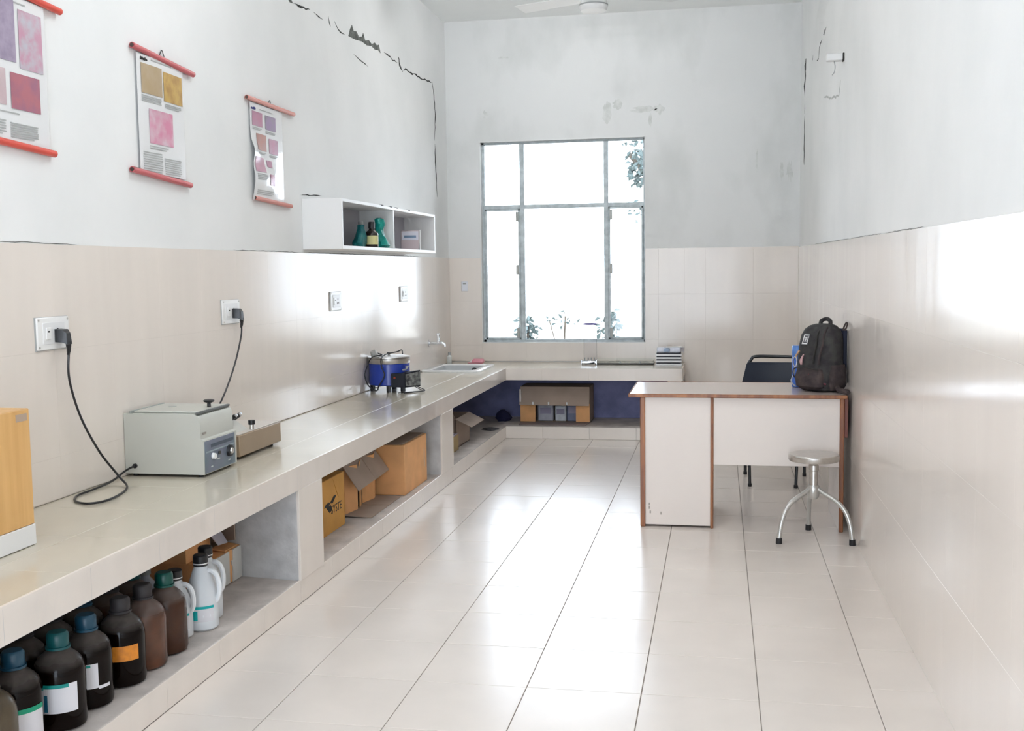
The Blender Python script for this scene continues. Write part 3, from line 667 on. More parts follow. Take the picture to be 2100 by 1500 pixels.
cp = part('control_panel', MB().box(x1+.0005, x1+.0035, y0+.004, y1-.02, .016, .150, .001), PANB, t)
part('panel_heading', MB().box(x1+.003, x1+.0042, y0+.06, y1-.035, .118, .132), M('panel_dark_print', (0.05, 0.07, 0.10), 0.5), cp)
part('panel_stripe', MB().box(x1+.003, x1+.0040, y0+.012, y1-.03, .1, .106), M('panel_light_print', (0.28, 0.34, 0.38), 0.5), cp)
part('dial', MB().cyl((x1+.003, .075, .078), (x1+.016, .075, .078), .026, .024, 24), BLACK, t)
part('dial_cap', MB().cyl((x1+.015, .075, .078), (x1+.021, .075, .078), .014, .012, 20), STEEL, t)
part('switch_knob', MB().cyl((x1+.003, -.08, .080), (x1+.016, -.08, .080), .014, .012, 18), WHITEPLASTIC, t)
part('power_switch', MB().box(x1+.003, x1+.008, -.03, -.01, .078, .092, .001), BLACK, t)
for a, b, l in ((-.045, .058, .03), (.065, .036, .022), (-.10, .035, .018)):
    part('panel_print', MB().box(x1+.003, x1+.0042, a, a+l, b, b+.005), M('panel_white_print', (0.55, 0.58, 0.58), 0.5), cp)
part('badge', MB().box(x1-.012, x1-.0105, y0+.015, y0+.05, .178, .186), STEEL, t)
part('cable_gland', MB().cyl((-.135, y0-.008, .045), (-.135, y0+.002, .045), .010, n=12), BLACK, t)
for a in (x0+.03, x1-.03):
    for b in (y0+.03, y1-.03): part('foot', MB().cyl((a, b, 0), (a, b, .013), .012, n=10), RUBBER, t)

# ================================================================ STIRRER / hot plate
STB = M('stirrer_beige', (0.32, 0.235, 0.155), 0.45, var=0.06, scale=6)
t = thing('magnetic_stirrer', 'brown beige flat bench instrument with black knob behind the centrifuge', 'instrument', (-2.27, 4.82, ZC))
part('body', MB().box(-.165, .15, -.24, .235, .014, .112, .004), STB, t)
part('top_plate', MB().box(-.165, .146, -.236, .231, .1125, .117, .001), M('stirrer_top', (0.60, 0.55, 0.50), 0.3), t)
part('post', MB().cyl((.135, -.07, .117), (.135, -.07, .140), .012, n=12), STEEL, t)
part('post_cap', MB().cyl((.135, -.07, .140), (.135, -.07, .160), .016, n=14), BLACK, t)
cs_ = part('console', MB().loft([[(.11, -.235, .117), (-.10, -.235, .117), (-.10, -.235, .215), (.03, -.235, .20)], [(.11, -.06, .117), (-.10, -.06, .117), (-.10, -.06, .20), (.0, -.06, .19)]]), M('console_pale', (0.50, 0.49, 0.44), 0.3), t)
for b in (-.13, -.085):
    part('toggle', MB().cyl((.055, b, .170), (.085, b, .188), .012, .010, 12), BLACK, cs_)
    part('toggle_tip', MB().cyl((.083, b, .187), (.092, b, .193), .008, .006, 12), CHROME, cs_)
for a in (-.13, .11):
    for b in (-.2, .19): part('foot', MB().cyl((a, b, 0), (a, b, .015), .014, n=10), RUBBER, t)

# ================================================================ BLUE WATER BATH
BLUE = M('blue_enamel', (0.012, 0.045, 0.36), 0.25, spec=0.5, coat=0.3)
t = thing('water_bath', 'round blue enamel water bath with steel lid on black legs', 'water bath', (-2.292, 7.44, ZC))
part('drum', MB().lathe([(.138, .045), (.145, .05), (.145, .195), (.140, .2)], 40), BLUE, t)
part('steel_rim', MB().lathe([(.146, .197), (.148, .2), (.148, .232), (.144, .236)], 40), STEEL, t)
ld = part('lid', MB().lathe([(.15, .236), (.15, .243), (.12, .249), (.06, .254), (.01, .256)], 40, cap0=False), STEEL, t)
part('lid_knob', MB().lathe([(.008, .255), (.008, .262), (.016, .266), (.012, .272)], 14), BLACK, ld)
for a in (R(200), R(285), R(-20), R(90)):
    part('leg', MB().loft([rrect(.118*math.cos(a)-.016, .118*math.cos(a)+.016, .118*math.sin(a)-.016, .118*math.sin(a)+.016, .005, z, 2) for z in (0, .05)]), BLACK, t)
part('handle', MB().tube([(.125, -.085, .155), (.150, -.10, .16), (.158, -.085, .175), (.150, -.055, .175), (.135, -.05, .17)], .006, 8, 4), GREYPLASTIC, t)
cb = part('control_box', MB().loft([[(.06, -.16, .04), (.155, -.145, .036), (.155, -.145, .135), (.06, -.16, .135)], [(.08, -.06, .04), (.235, -.035, .036), (.235, -.035, .15), (.08, -.06, .135)]]), M('control_black', (0.008, 0.009, 0.015), 0.45, spec=0.2), t)
part('control_face', MB().loft([[(.162, -.144, .045), (.238, -.042, .045), (.238, -.042, .14), (.162, -.144, .128)], [(.157, -.14, .045), (.233, -.038, .045), (.233, -.038, .14), (.157, -.14, .128)]]), M('control_print', (0.25, 0.26, 0.25), 0.4, col2=(0.03, 0.03, 0.035), scale=45, detail=2), cb)
part('indicator', MB().cyl((.085, -.152, .105), (.085, -.160, .105), .008, n=10), M('red_lamp_off', (0.30, 0.04, 0.02), 0.3), cb)
part('mains_plug', MB().cyl((-.085, -.06, .252), (-.095, -.075, .285), .026, .020, 14), M('plug_grey', (0.42, 0.42, 0.40), 0.5), t)
part('mains_cord', MB().tube([(-.09, -.06, .275), (-.05, -.03, .26), (-.03, -.08, .258), (-.075, -.15, .248), (-.095, -.19, .20), (-.11, -.215, .13), (-.095, -.20, .06), (-.06, -.17, .02), (-.04, -.16, .018), (-.03, -.16, .045), (.0, -.165, .09), (.015, -.165, .13), (-.005, -.16, .18), (-.01, -.155, .235), (.0, -.08, .262), (.06, .0, .275), (.085, .03, .285), (.10, .0, .262)], .0042, 7, 6), BLACK, t)
part('output_leads', MB().tube([(.20, -.07, .04), (.235, -.06, .018), (.26, -.06, .006), (.20, -.12, .005), (.12, -.2, .005)], .003, 6, 5).tube([(.21, -.06, .04), (.25, -.045, .02), (.27, -.05, .006), (.22, -.13, .005), (.17, -.22, .005)], .003, 6, 5), BLACK, t)

# ================================================================ small things at the sink
t = thing('dispenser_bottle', 'small clear bottle with grey cap beside the sink in the corner', 'bottle', (-2.405, 9.66, ZC))
part('body', MB().lathe([(.02, 0), (.023, .004), (.023, .062), (.012, .074), (.010, .08)], 16), M('clear_bottle', (0.72, 0.75, 0.74), 0.2), t)
part('cap', MB().lathe([(.013, .078), (.013, .098), (.009, .104)], 14), GREYPLASTIC, t)
t = thing('soap_dish', 'pink plastic soap dish on the counter behind the sink', 'soap dish', (-2.155, 9.63, ZC))
PINK = M('pink_plastic', (0.72, 0.30, 0.36), 0.3)
part('tray', MB().loft([rrect(-.06, .06, -.035, .035, .015, 0), rrect(-.072, .07, -.045, .045, .02, .012), rrect(-.062, .06, -.036, .036, .018, .010)]), PINK, t)
part('lid', MB().loft([rrect(-.03, .075, -.03, .035, .015, .012), rrect(-.035, .08, -.03, .04, .018, .028), rrect(-.02, .07, -.022, .03, .015, .046)]), PINK, t)
part('soap', MB().box(-.05, -.02, -.02, .02, .008, .03, .008), WHITEPLASTIC, t)

# ================================================================ back counter things
t = thing('glass_jar', 'tall clear container with thin purple rim in front of the window', 'jar', (-1.128, 9.74, ZC))
part('wall', MB().lathe([(.058, .004), (.058, .345)], 36, cap0=False, cap1=False), pane_glass('jar_glass', (.975, .975, .98), 1.03), t)
part('base', MB().lathe([(.057, 0), (.057, .006)], 28), pane_glass('jar_base_glass', (.85, .87, .9)), t)
part('rim', MB().lathe([(.054, .343), (.062, .344), (.062, .356), (.054, .357), (.054, .343)], 28, cap0=False, cap1=False), M('purple_rim', (0.09, 0.06, 0.24), 0.5, spec=0.2), t)
t = thing('steel_rack', 'small shiny steel rack with pegs on the back counter', 'rack', (-1.12, 9.58, ZC))
part('frame', MB().box(-.07, .07, -.03, .03, .012, .036, .004).box(-.072, -.06, -.032, .032, 0, .045, .003).box(.06, .072, -.032, .032, 0, .045, .003), CHROME, t)
for k in range(4): part('peg', MB().cyl((-.04+.028*k, .01, .036), (-.04+.028*k, .01, .062), .005, n=8), GREYPLASTIC, t)
part('wedge', MB().loft([[(-.05, -.034, .004), (.05, -.034, .010), (.05, -.034, .026)], [(-.05, -.030, .004), (.05, -.030, .010), (.05, -.030, .026)]]), INK, t)
t = thing('glass_tray', 'long shallow glass tray with dark front edge on the back counter', 'tray', (-.80, 9.66, ZC))
part('dark_edge', MB().box(-.27, .245, -.07, -.058, 0, .012, .002), INK, t)
part('tray_body', MB().box(-.27, .245, -.058, .09, .0, .006).box(-.27, .245, .084, .09, .006, .045).box(-.27, -.264, -.058, .09, .006, .04).box(.239, .245, -.058, .09, .006, .04), pane_glass('tray_glass', (.96, .975, .97), 1.08), t)
for a in (-.05, .12): part('clip', MB().cyl((a, -.064, .012), (a, -.064, .032), .012, .006, 10), GREYPLASTIC, t)
WHT = M('tray_white', (0.80, 0.80, 0.82), 0.35)
for k in range(4):
    t = thing('slide_tray', ('lowest white slide tray in the striped stack on the back counter', 'second lowest white slide tray in the striped stack on the back counter', 'second highest white slide tray in the striped stack on the back counter', 'topmost white slide tray in the striped stack under the clear box')[k], 'slide tray', (-.425, 9.57, ZC+.001+k*.0275), 0, 'stacked slide trays')
    part('tray', MB().box(-.112, .112, -.07, .07, 0, .0155, .002), WHT, t)
    part('insert', MB().box(-.103, .103, -.064, .064, .0155, .0275), M('tray_slot_dark', (0.03, 0.03, 0.04), 0.6), t)
t = thing('clear_box', 'clear lidded plastic box on top of the slide tray stack', 'box', (-.42, 9.57, ZC+.112))
part('box_wall', MB().box(-.105, .125, -.06, -.057, 0, .04).box(-.105, .125, .057, .06, 0, .04).box(-.105, -.102, -.057, .057, 0, .04).box(.122, .125, -.057, .057, 0, .04), pane_glass('box_plastic', (.88, .89, .92)), t)
part('lid', MB().box(-.03, .11, -.05, .05, .04, .046, .002), M('lid_pale', (0.78, 0.79, 0.82), 0.25), t)
solo('blue_wad', MB().box(-.025, .028, -.03, .03, 0, .034, .008), M('blue_wad', (0.22, 0.36, 0.52), 0.6), 'pale blue block inside the clear box on the tray stack', 'block', (-.445, 9.57, ZC+.1125))

# ================================================================ UNDER COUNTER: bottles
BR1 = M('bottle_black_brown', (0.006, 0.003, 0.002), 0.10, spec=0.15, var=0.3, scale=4)
BR2 = M('bottle_brown', (0.06, 0.022, 0.010), 0.14, spec=0.35, col2=(0.04, 0.015, 0.008), scale=7)
BR3 = M('bottle_red_brown', (0.12, 0.045, 0.022), 0.22, spec=0.5, col2=(0.06, 0.025, 0.015), scale=9)
def dusty(mt, dust, lo=0.15, hi=0.75, amt=0.75):
    nt = mt.node_tree; b = nt.nodes['Principled BSDF']
    geo = nt.nodes.new('ShaderNodeNewGeometry'); sx = nt.nodes.new('ShaderNodeSeparateXYZ'); nt.links.new(geo.outputs['Normal'], sx.inputs[0])
    mr = nt.nodes.new('ShaderNodeMapRange'); mr.inputs['From Min'].default_value = lo; mr.inputs['From Max'].default_value = hi; mr.inputs['To Max'].default_value = amt
    nt.links.new(sx.outputs['Z'], mr.inputs['Value'])
    nz = nt.nodes.new('ShaderNodeTexNoise'); nz.inputs['Scale'].default_value = 22; nt.links.new(geo.outputs['Position'], nz.inputs['Vector'])
    ml = nt.nodes.new('ShaderNodeMath'); ml.operation = 'MULTIPLY'; nt.links.new(mr.outputs[0], ml.inputs[0])
    m2 = nt.nodes.new('ShaderNodeMapRange'); m2.inputs['From Min'].default_value = .3; m2.inputs['From Max'].default_value = .7; m2.inputs['To Min'].default_value = .55; nt.links.new(nz.outputs['Fac'], m2.inputs['Value']); nt.links.new(m2.outputs[0], ml.inputs[1])
    mx = nt.nodes.new('ShaderNodeMixRGB'); nt.links.new(ml.outputs[0], mx.inputs[0]); mx.inputs[2].default_value = (*dust, 1)
    src = b.inputs['Base Color'].links[0].from_socket if b.inputs['Base Color'].links else None
    if src: nt.links.new(src, mx.inputs[1])
    else: mx.inputs[1].default_value = b.inputs['Base Color'].default_value
    nt.links.new(mx.outputs[0], b.inputs['Base Color'])
    mrr = nt.nodes.new('ShaderNodeMapRange'); mrr.inputs['To Min'].default_value = b.inputs['Roughness'].default_value; mrr.inputs['To Max'].default_value = .7
    nt.links.new(ml.outputs[0], mrr.inputs['Value']); nt.links.new(mrr.outputs[0], b.inputs['Roughness'])
    return mt
for m_ in (BR1, BR2, BR3): dusty(m_, (0.17, 0.145, 0.13), .25, .85)
DUST = M('dusty_shoulder', (0.085, 0.075, 0.068), 0.6, var=0.35, scale=14)
CAPT = M('cap_teal', (0.004, 0.085, 0.095), 0.35); CAPB = M('cap_blue', (0.008, 0.06, 0.11), 0.35); CAPG = M('cap_green', (0.0, 0.075, 0.06), 0.35)
CAPK = M('cap_dusty_black', (0.030, 0.026, 0.028), 0.6)
LW = M('label_white', (0.70, 0.69, 0.72), 0.5); LT = M('label_teal', (0.0, 0.27, 0.24), 0.5); LB = M('label_blue', (0.01, 0.13, 0.22), 0.5); LG = M('label_green', (0.0, 0.33, 0.18), 0.5); LO = M('label_orange', (0.74, 0.26, 0.02), 0.5, col2=(0.60, 0.20, 0.02), scale=60); LC = M('label_teal_bright', (0.0, 0.42, 0.42), 0.5)
def win_bottle(lab, x, y, body, cap, labels=(), r_=.0755, h=.288, group='brown reagent bottles under the counter', dust=True):
    t = thing('winchester_bottle', lab, 'bottle', (x, y, ZP), 0, group)
    part('body', MB().lathe([(r_*.82, 0), (r_*.96, .006), (r_, .018), (r_, .160), (r_*.985, .174), (r_*.94, .188), (r_*.86, .201), (r_*.74, .213), (r_*.58, .224), (r_*.44, .232), (r_*.38, .240), (r_*.37, .246)], 32), body, t)
    cp_ = part('cap', MB().lathe([(.031, .242), (.032, .244), (.032, .280), (.026, .288)], 20), cap, t)
    part('cap_ring', MB().lathe([(.036, .238), (.036, .245)], 20), cap, cp_)
    lo = None
    for (a0, a1, z0, z1, mt, k) in labels:
        o = MB().arc(r_+.0004+.0008*k, R(a0), R(a1), z0, z1, 12, .0008)
        if k == 0: lo = part('label', o, mt, t)
        else: part('label_print', o, mt, lo)
    return t
# angles: the room side is 0 deg (+x), the viewer is at about -57 deg
win_bottle('cloudy olive brown bottle cut by the left edge of the photo', -1.945, 2.565, M('bottle_olive', (0.10, 0.075, 0.045), 0.3, col2=(0.06, 0.04, 0.02), scale=10), CAPK)
win_bottle('brown bottle with blue cap and green-topped white label', -1.975, 2.725, BR1, CAPB, [(-50, 12, .03, .135, LW, 0), (-50, 12, .122, .136, LG, 1)])
win_bottle('brown bottle with teal cap and large white label with blue block', -1.945, 2.895, BR1, CAPT, [(-112, -18, .062, .148, LW, 0), (-112, -38, .138, .149, LT, 1), (-102, -84, .067, .118, LB, 1)])
win_bottle('brown bottle with blue cap and torn white label beside the orange-labelled bottle', -1.955, 3.06, BR1, CAPB, [(-95, -35, .070, .148, LW, 0), (-95, -52, .138, .146, LT, 1), (-35, -5, .066, .076, LW, 1)])
win_bottle('black brown bottle with a bright orange label', -1.945, 3.245, BR1, CAPK, [(-92, -18, .092, .142, LO, 0)])
win_bottle('reddish brown bottle with dusty cap right of the orange-labelled bottle', -1.95, 3.398, BR3, CAPK)
win_bottle('brown bottle with green cap next to the clear jugs', -1.95, 3.548, BR2, CAPG, [(-118, -104, .03, .15, LW, 0)])
for x, y, cp_, bd, lab in ((-2.12, 2.64, CAPB, BR1, 'blue-capped dark bottle in the second row behind the cloudy olive one'), (-2.12, 2.80, CAPT, BR1, 'teal-capped dark bottle in the second row behind the blue block label'),
        (-2.115, 2.965, CAPK, BR1, 'dusty-capped dark bottle in the second row behind the torn label'), (-2.12, 3.125, CAPK, BR1, 'dusty-capped dark bottle in the second row behind the orange label'),
        (-2.115, 3.29, CAPB, BR1, 'blue-capped dark bottle in the second row behind the reddish brown one'), (-2.11, 3.45, CAPK, BR2, 'dusty-capped brown bottle in the second row behind the green-capped one'),
        (-2.12, 3.615, CAPT, BR2, 'teal-capped brown bottle in the second row behind the small clear jug')):
    win_bottle(lab, x, y, bd, cp_, group='second row of bottles under the counter')
for x, y, cp_, bd in ((-2.29, 2.72, CAPT, BR1), (-2.285, 2.89, CAPK, BR1), (-2.29, 3.06, CAPT, BR1), (-2.28, 3.23, CAPK, BR1), (-2.285, 3.40, CAPK, BR2)):
    win_bottle('dark brown bottle in the deepest shaded row against the wall under the counter', x, y, bd, cp_, group='deepest row of bottles under the counter')
JUG = M('jug_plastic', (0.80, 0.83, 0.86), 0.35, trans=0.18, spec=0.4)
JUGH = M('jug_handle', (0.83, 0.85, 0.87), 0.3)
def jug(lab, x, y, rotz, lbl=None, r_=.060, k=1.0):
    t = thing('plastic_jug', lab, 'jug', (x, y, ZP), rotz, 'clear handled jugs under the counter')
    kz = lambda p: [(a, b*k) for a, b in p]
    part('body', MB().lathe(kz([(r_*.85, 0), (r_, .008), (r_*1.02, .06), (r_, .115), (r_*.93, .145), (r_*.80, .175), (r_*.62, .205), (.030, .228), (.025, .236), (.024, .246)]), 28), JUG, t)
    cp_ = part('cap', MB().lathe(kz([(.027, .242), (.028, .246), (.028, .280), (.024, .285)]), 20), BLACK, t)
    part('cap_ring', MB().lathe(kz([(.0285, .250), (.0285, .254)]), 20), WHITEPLASTIC, cp_)
    part('handle', MB().tube([(.022, 0, .222*k), (.044, 0, .222*k), (.062, 0, .205*k), (.070, 0, .175*k), (.070, 0, .145*k), (.064, 0, .118*k), (.052, 0, .104*k)], .0095, 9, 5), JUGH, t)
    if lbl:
        a0, a1 = lbl; l = part('label', MB().arc(r_+.0004, R(a0), R(a1), .038, .095, 10, .0008), LW, t)
        part('label_print', MB().arc(r_+.0014, R(a0), R(a1), .088, .098, 10, .0008), LC, l); part('label_print', MB().arc(r_+.0014, R(a0), R(a0+.32*(a1-a0)), .044, .080, 6, .0008), LC, l)
    return t
jug('clear jug with black cap squeezed behind the green-capped brown bottle', -1.985, 3.69, R(2), (-62, -15), k=.90)
jug('clear jug with black cap and bright teal label', -1.938, 3.806, R(4), (-112, -25))
jug('clear unlabelled jug with black cap next to the white cartons', -1.978, 3.926, R(4))
small_bottle('pale lidded bottle in shadow behind the clear jugs', (-2.17, 3.80, ZP), M('pale_blue_glass', (0.34, 0.36, 0.42), 0.3), GREYPLASTIC, None, .27, .05)

# ================================================================ cartons
TH = .005
def shell(x0, x1, y0, y1, z0, z1, open_):
    mb = MB()
    if open_ != '-x': mb.box(x0, x0+TH, y0, y1, z0, z1)
    if open_ != '+x': mb.box(x1-TH, x1, y0, y1, z0, z1)
    if open_ != '-y': mb.box(x0, x1, y0, y0+TH, z0, z1)
    if open_ != '+y': mb.box(x0, x1, y1-TH, y1, z0, z1)
    if open_ != '-z': mb.box(x0, x1, y0, y1, z0, z0+TH)
    if open_ != '+z': mb.box(x0, x1, y0, y1, z1-TH, z1)
    return mb
def flap(parent, a, b, c, d, mat, name='flap', t=.004):
    a, b, c, d = map(Vector, (a, b, c, d)); n = (b-a).cross(d-a).normalized()
    return part(name, MB().loft([[a, b, c, d], [p+n*t for p in (a, b, c, d)]]), mat, parent, smooth=False)
# near compartment: white-faced carton with an open carton on top
t = thing('carton', 'brown carton with two torn white front panels near the jugs', 'carton', (-2.27, 4.348, ZP))
part('body', MB().box(-.165, .175, -.19, .145, 0, .145, .002), CARD, t)
PANW = M('torn_white_liner', (0.66, 0.66, 0.63), 0.6, var=0.05, scale=6)
part('white_panel', MB().box(.175, .180, -.17, .025, .004, .143), PANW, t)
pts = [(.053, .002), (.144, .002), (.144, .143), (.062, .143), (.060, .098), (.046, .096), (.050, .080), (.058, .066)]
part('white_panel', MB().loft([[(.175, a, b) for a, b in pts], [(.1805, a, b) for a, b in pts]]), PANW, t, smooth=False)
part('dark_gap', MB().box(.172, .1765, -.185, -.175, .09, .145), INK, t)
t = thing('carton', 'small open brown carton with pale flap lying on the torn white one', 'carton', (-2.27, 4.335, ZP+.1462))
part('body', MB().box(-.16, .10, -.20, .02, 0, .15, .002), CARD, t)
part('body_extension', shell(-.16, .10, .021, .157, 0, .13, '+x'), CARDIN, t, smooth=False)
flap(t, (.10, -.03, .12), (.10, .075, .12), (.16, .07, .03), (.16, -.02, .04), M('flap_lavender', (0.48, 0.46, 0.52), 0.7))
flap(t, (.10, .02, .01), (.10, .155, .01), (.17, .145, .004), (.17, .02, .004), CARD)
flap(t, (.10, .150, .01), (.10, .150, .13), (.17, .118, .15), (.17, .118, .03), CARDPALE)
# middle compartment
t = thing('carton', 'ochre carton printed with a black arrow logo and SYSTE lettering', 'carton', (-2.12, 5.13, ZP))
part('body', MB().box(-.16, .15, -.20, .40, 0, .288, .003), CARD2, t)
part('lettering', text_mb('SYSTE', .062, frame4((.1506, .19, .098), (0,1,.0), (0,.0,1), (1,0,0))), INK, t)
lg = [[(.09, .150), (.15, .146), (.185, .160), (.16, .168), (.12, .166)], [(.12, .146), (.165, .112), (.21, .118), (.185, .150)], [(.175, .160), (.235, .188), (.275, .186), (.215, .152)]]
for q in lg: part('logo_mark', MB().loft([[(.1500, a, b) for a, b in q], [(.1510, a, b) for a, b in q]]), INK, t, smooth=False)
part('paper_tab', MB().box(.15, .153, -.13, -.10, .10, .125, .001), WHITE, t)
flap(t, (.15, .22, .286), (.15, .38, .286), (.153, .38, .17), (.153, .30, .17), CARD2, 'loose_tape')
for (lab, y0, hgt, d) in (('open carton lying on its side next to the printed ochre carton', 5.68, .285, .30), ('open carton lying on its side between its twin and the tall carton', 5.985, .292, .26)):
    t = thing('carton', lab, 'carton', (-2.20, y0, ZP), 0, 'open cartons lying on their sides')
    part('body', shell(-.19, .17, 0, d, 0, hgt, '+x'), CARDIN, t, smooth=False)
    flap(t, (.17, 0, hgt), (.17, d, hgt), (.255, d+.02, hgt-.13), (.255, .02, hgt-.14), CARDPALE, 'top_flap')
    flap(t, (.17, 0, .006), (.33, 0, .001), (.33, d, .001), (.17, d, .006), CARDPALE, 'bottom_flap')
    flap(t, (.17, .02, .01), (.17, .02, hgt-.01), (.195, .17, hgt-.02), (.195, .17, .01), CARD, 'side_flap')
    flap(t, (.17, d-.004, .01), (.17, d-.004, hgt-.01), (.19, d-.09, hgt-.02), (.19, d-.09, .01), CARD, 'side_flap')
t = thing('carton', 'tall plain brown carton standing beside the second pier', 'carton', (-2.08, 6.535, ZP))
part('body', MB().box(-.19, .225, -.245, .26, 0, .305, .003), CARD, t)
part('highlight_streak', MB().box(.2248, .2258, .19, .205, .10, .22), M('painted_highlight', (0.68, 0.56, 0.38), 0.2), t)  # pale strip painted as a highlight streak on the carton face
part('top_flap', MB().box(-.17, .21, -.235, .25, .306, .311, .001), CARDIN, t)
# far compartment
t = thing('carton', 'brown carton with raised side flap in the far counter bay', 'carton', (-2.10, 8.19, ZP))
part('body', shell(-.19, .145, -.17, .28, 0, .225, '+z'), CARDPALE, t, smooth=False)
flap(t, (.145, -.17, .225), (.145, .28, .225), (.26, .31, .16), (.26, -.14, .165), CARDPALE, 'side_flap')
flap(t, (-.19, -.17, .225), (.145, -.17, .225), (.13, -.24, .29), (-.18, -.24, .29), CARDPALE, 'end_flap')
t = thing('carton', 'small yellowish carton in front of the far bay carton', 'carton', (-2.02, 7.87, ZP))
part('body', MB().box(-.10, .09, -.14, .12, 0, .118, .002), M('cardboard_yellow', (0.46, 0.33, 0.16), 0.8, var=0.1), t)
part('lid_paper', MB().box(-.10, .088, -.13, .10, .1185, .128, .002), M('lid_greyish', (0.34, 0.30, 0.36), 0.7), t)
# carton under the back counter
t = thing('carton', 'wide open carton with drooping flap under the back counter', 'carton', (-1.42, 9.64, ZP))
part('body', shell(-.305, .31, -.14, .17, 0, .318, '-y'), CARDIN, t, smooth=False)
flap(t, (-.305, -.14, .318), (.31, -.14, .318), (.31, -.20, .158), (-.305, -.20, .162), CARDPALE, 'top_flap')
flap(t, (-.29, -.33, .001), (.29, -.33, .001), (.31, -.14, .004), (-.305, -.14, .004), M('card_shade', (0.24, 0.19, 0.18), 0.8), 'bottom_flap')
flap(t, (-.305, -.145, .01), (-.17, -.15, .01), (-.17, -.15, .17), (-.305, -.145, .17), CARD, 'side_flap')
flap(t, (.19, -.15, .01), (.31, -.145, .01), (.31, -.145, .17), (.19, -.15, .17), CARD, 'side_flap')
for x in (-.19, -.05, .11): part('tape_end', MB().box(x, x+.012, -.206, -.2, .165, .19, .001), WHITE, t)
part('tape_end', MB().box(-.306, -.29, -.19, -.175, .175, .30, .001), M('tape_pale', (0.6, 0.55, 0.52), 0.3), t)
for x, wd, hh, mt, lab in ((-1.51, .07, .15, (0.40, 0.40, 0.46), 'pale packet at left inside the wide open carton'), (-1.375, .05, .14, (0.60, 0.62, 0.66), 'white packet in the middle of the wide open carton'), (-1.27, .05, .16, (0.16, 0.18, 0.28), 'dark blue packet at right inside the wide open carton')):
    t = thing('packet', lab, 'packet', (x, 9.585, ZP+.0055), 0, 'packets inside the wide carton')
    part('wrapper', MB().box(-wd, wd, -.035, .035, 0, hh, .008), M('packet_%d' % int(100*hh), mt, 0.4, var=.2, scale=20), t)
    part('printed_panel', MB().box(-wd*.7, wd*.7, -.0365, -.034, hh*.45, hh*.8), M('packet_print', (0.26, 0.24, 0.33), 0.5), t)
solo('cloth_wad', bag_mb([(.05,.05,0,0,0),(.07,.05,.03,0,0),(.05,.04,.07,0,0),(.02,.02,.1,0,0)], 14, .25, 21), M('navy_cloth', (0.012, 0.012, 0.05), 0.9), 'dark navy wad in the corner left of the wide open carton', 'cloth', (-1.90, 9.58, ZP))
solo('cloth_wad', bag_mb([(.07,.05,0,0,0),(.06,.045,.012,0,0),(.02,.02,.02,0,0)], 14, .3, 22), M('grey_rag', (0.10, 0.095, 0.10), 0.9), 'flat dark rag on the shelf near the inner corner', 'cloth', (-1.90, 9.02, ZP))

# ================================================================ DESK
t = thing('desk', 'cream laminate desk with brown wood edging against the right wall', 'desk', (0, 6.09, 0))
dt = part('desk_top', MB().box(-.488, .672, -.008, .654, .736, .7535, .002), LAMTOP, t)
def lip(mb, x0, x1, y0, y1, z0, z1): return mb.box(x0, x1, y0, y1, z0, z1, .004)
part('top_lipping', lip(lip(lip(MB(), -.496, .680, -.016, -.008, .735, .755), -.496, -.488, -.016, .66, .735, .755), -.496, .680, .654, .662, .735, .755), WOODEDGE, dt)
part('side_panel', MB().box(-.4275, -.4045, .020, .62, 0, .735, .001), LAMINATE, t)
part('panel_lipping', MB().box(-.431, -.403, .012, .021, 0, .735, .004), WOODEDGE, t)
part('pedestal_back', MB().box(-.4045, -.0435, .022, .034, .012, .735, .001), LAMINATE, t)
part('side_panel', MB().box(-.0435, -.0285, .020, .62, .0, .735, .001), LAMINATE, t)
part('panel_lipping', MB().box(-.0445, -.0275, .011, .021, 0, .735, .004), WOODEDGE, t)
part('modesty_panel', MB().box(-.0285, .645, .022, .036, .358, .735, .001), LAMINATE, t)
part('side_panel', MB().box(.646, .666, .020, .62, 0, .735, .001), LAMINATE, t)
part('panel_lipping', MB().box(.644, .668, .010, .021, 0, .735, .004), WOODEDGE, t)
part('outer_rail', MB().box(.668, .688, .02, .62, .52, .735, .002), M('dark_red_wood', (0.16, 0.045, 0.03), 0.45), t)
part('pedestal_base', MB().box(-.4045, -.0435, .034, .60, .02, .035), LAMINATE, t)
for z in (.05, .28, .51):
    dr = part('drawer', MB().box(-.400, -.048, .60, .618, z, z+.215, .002), LAMINATE, t)
    part('handle', MB().tube([(-.27, .618, z+.11), (-.27, .64, z+.11), (-.18, .64, z+.11), (-.18, .618, z+.11)], .005, 8), CHROME, dr)
for x, z in ((-.385, .12), (-.38, .075), (-.32, .07), (-.385, .10)): part('scuff_mark', MB().box(x, x+.008, .0212, .023, z, z+.016), M('scuff', (0.42, 0.37, 0.33), 0.7), t)

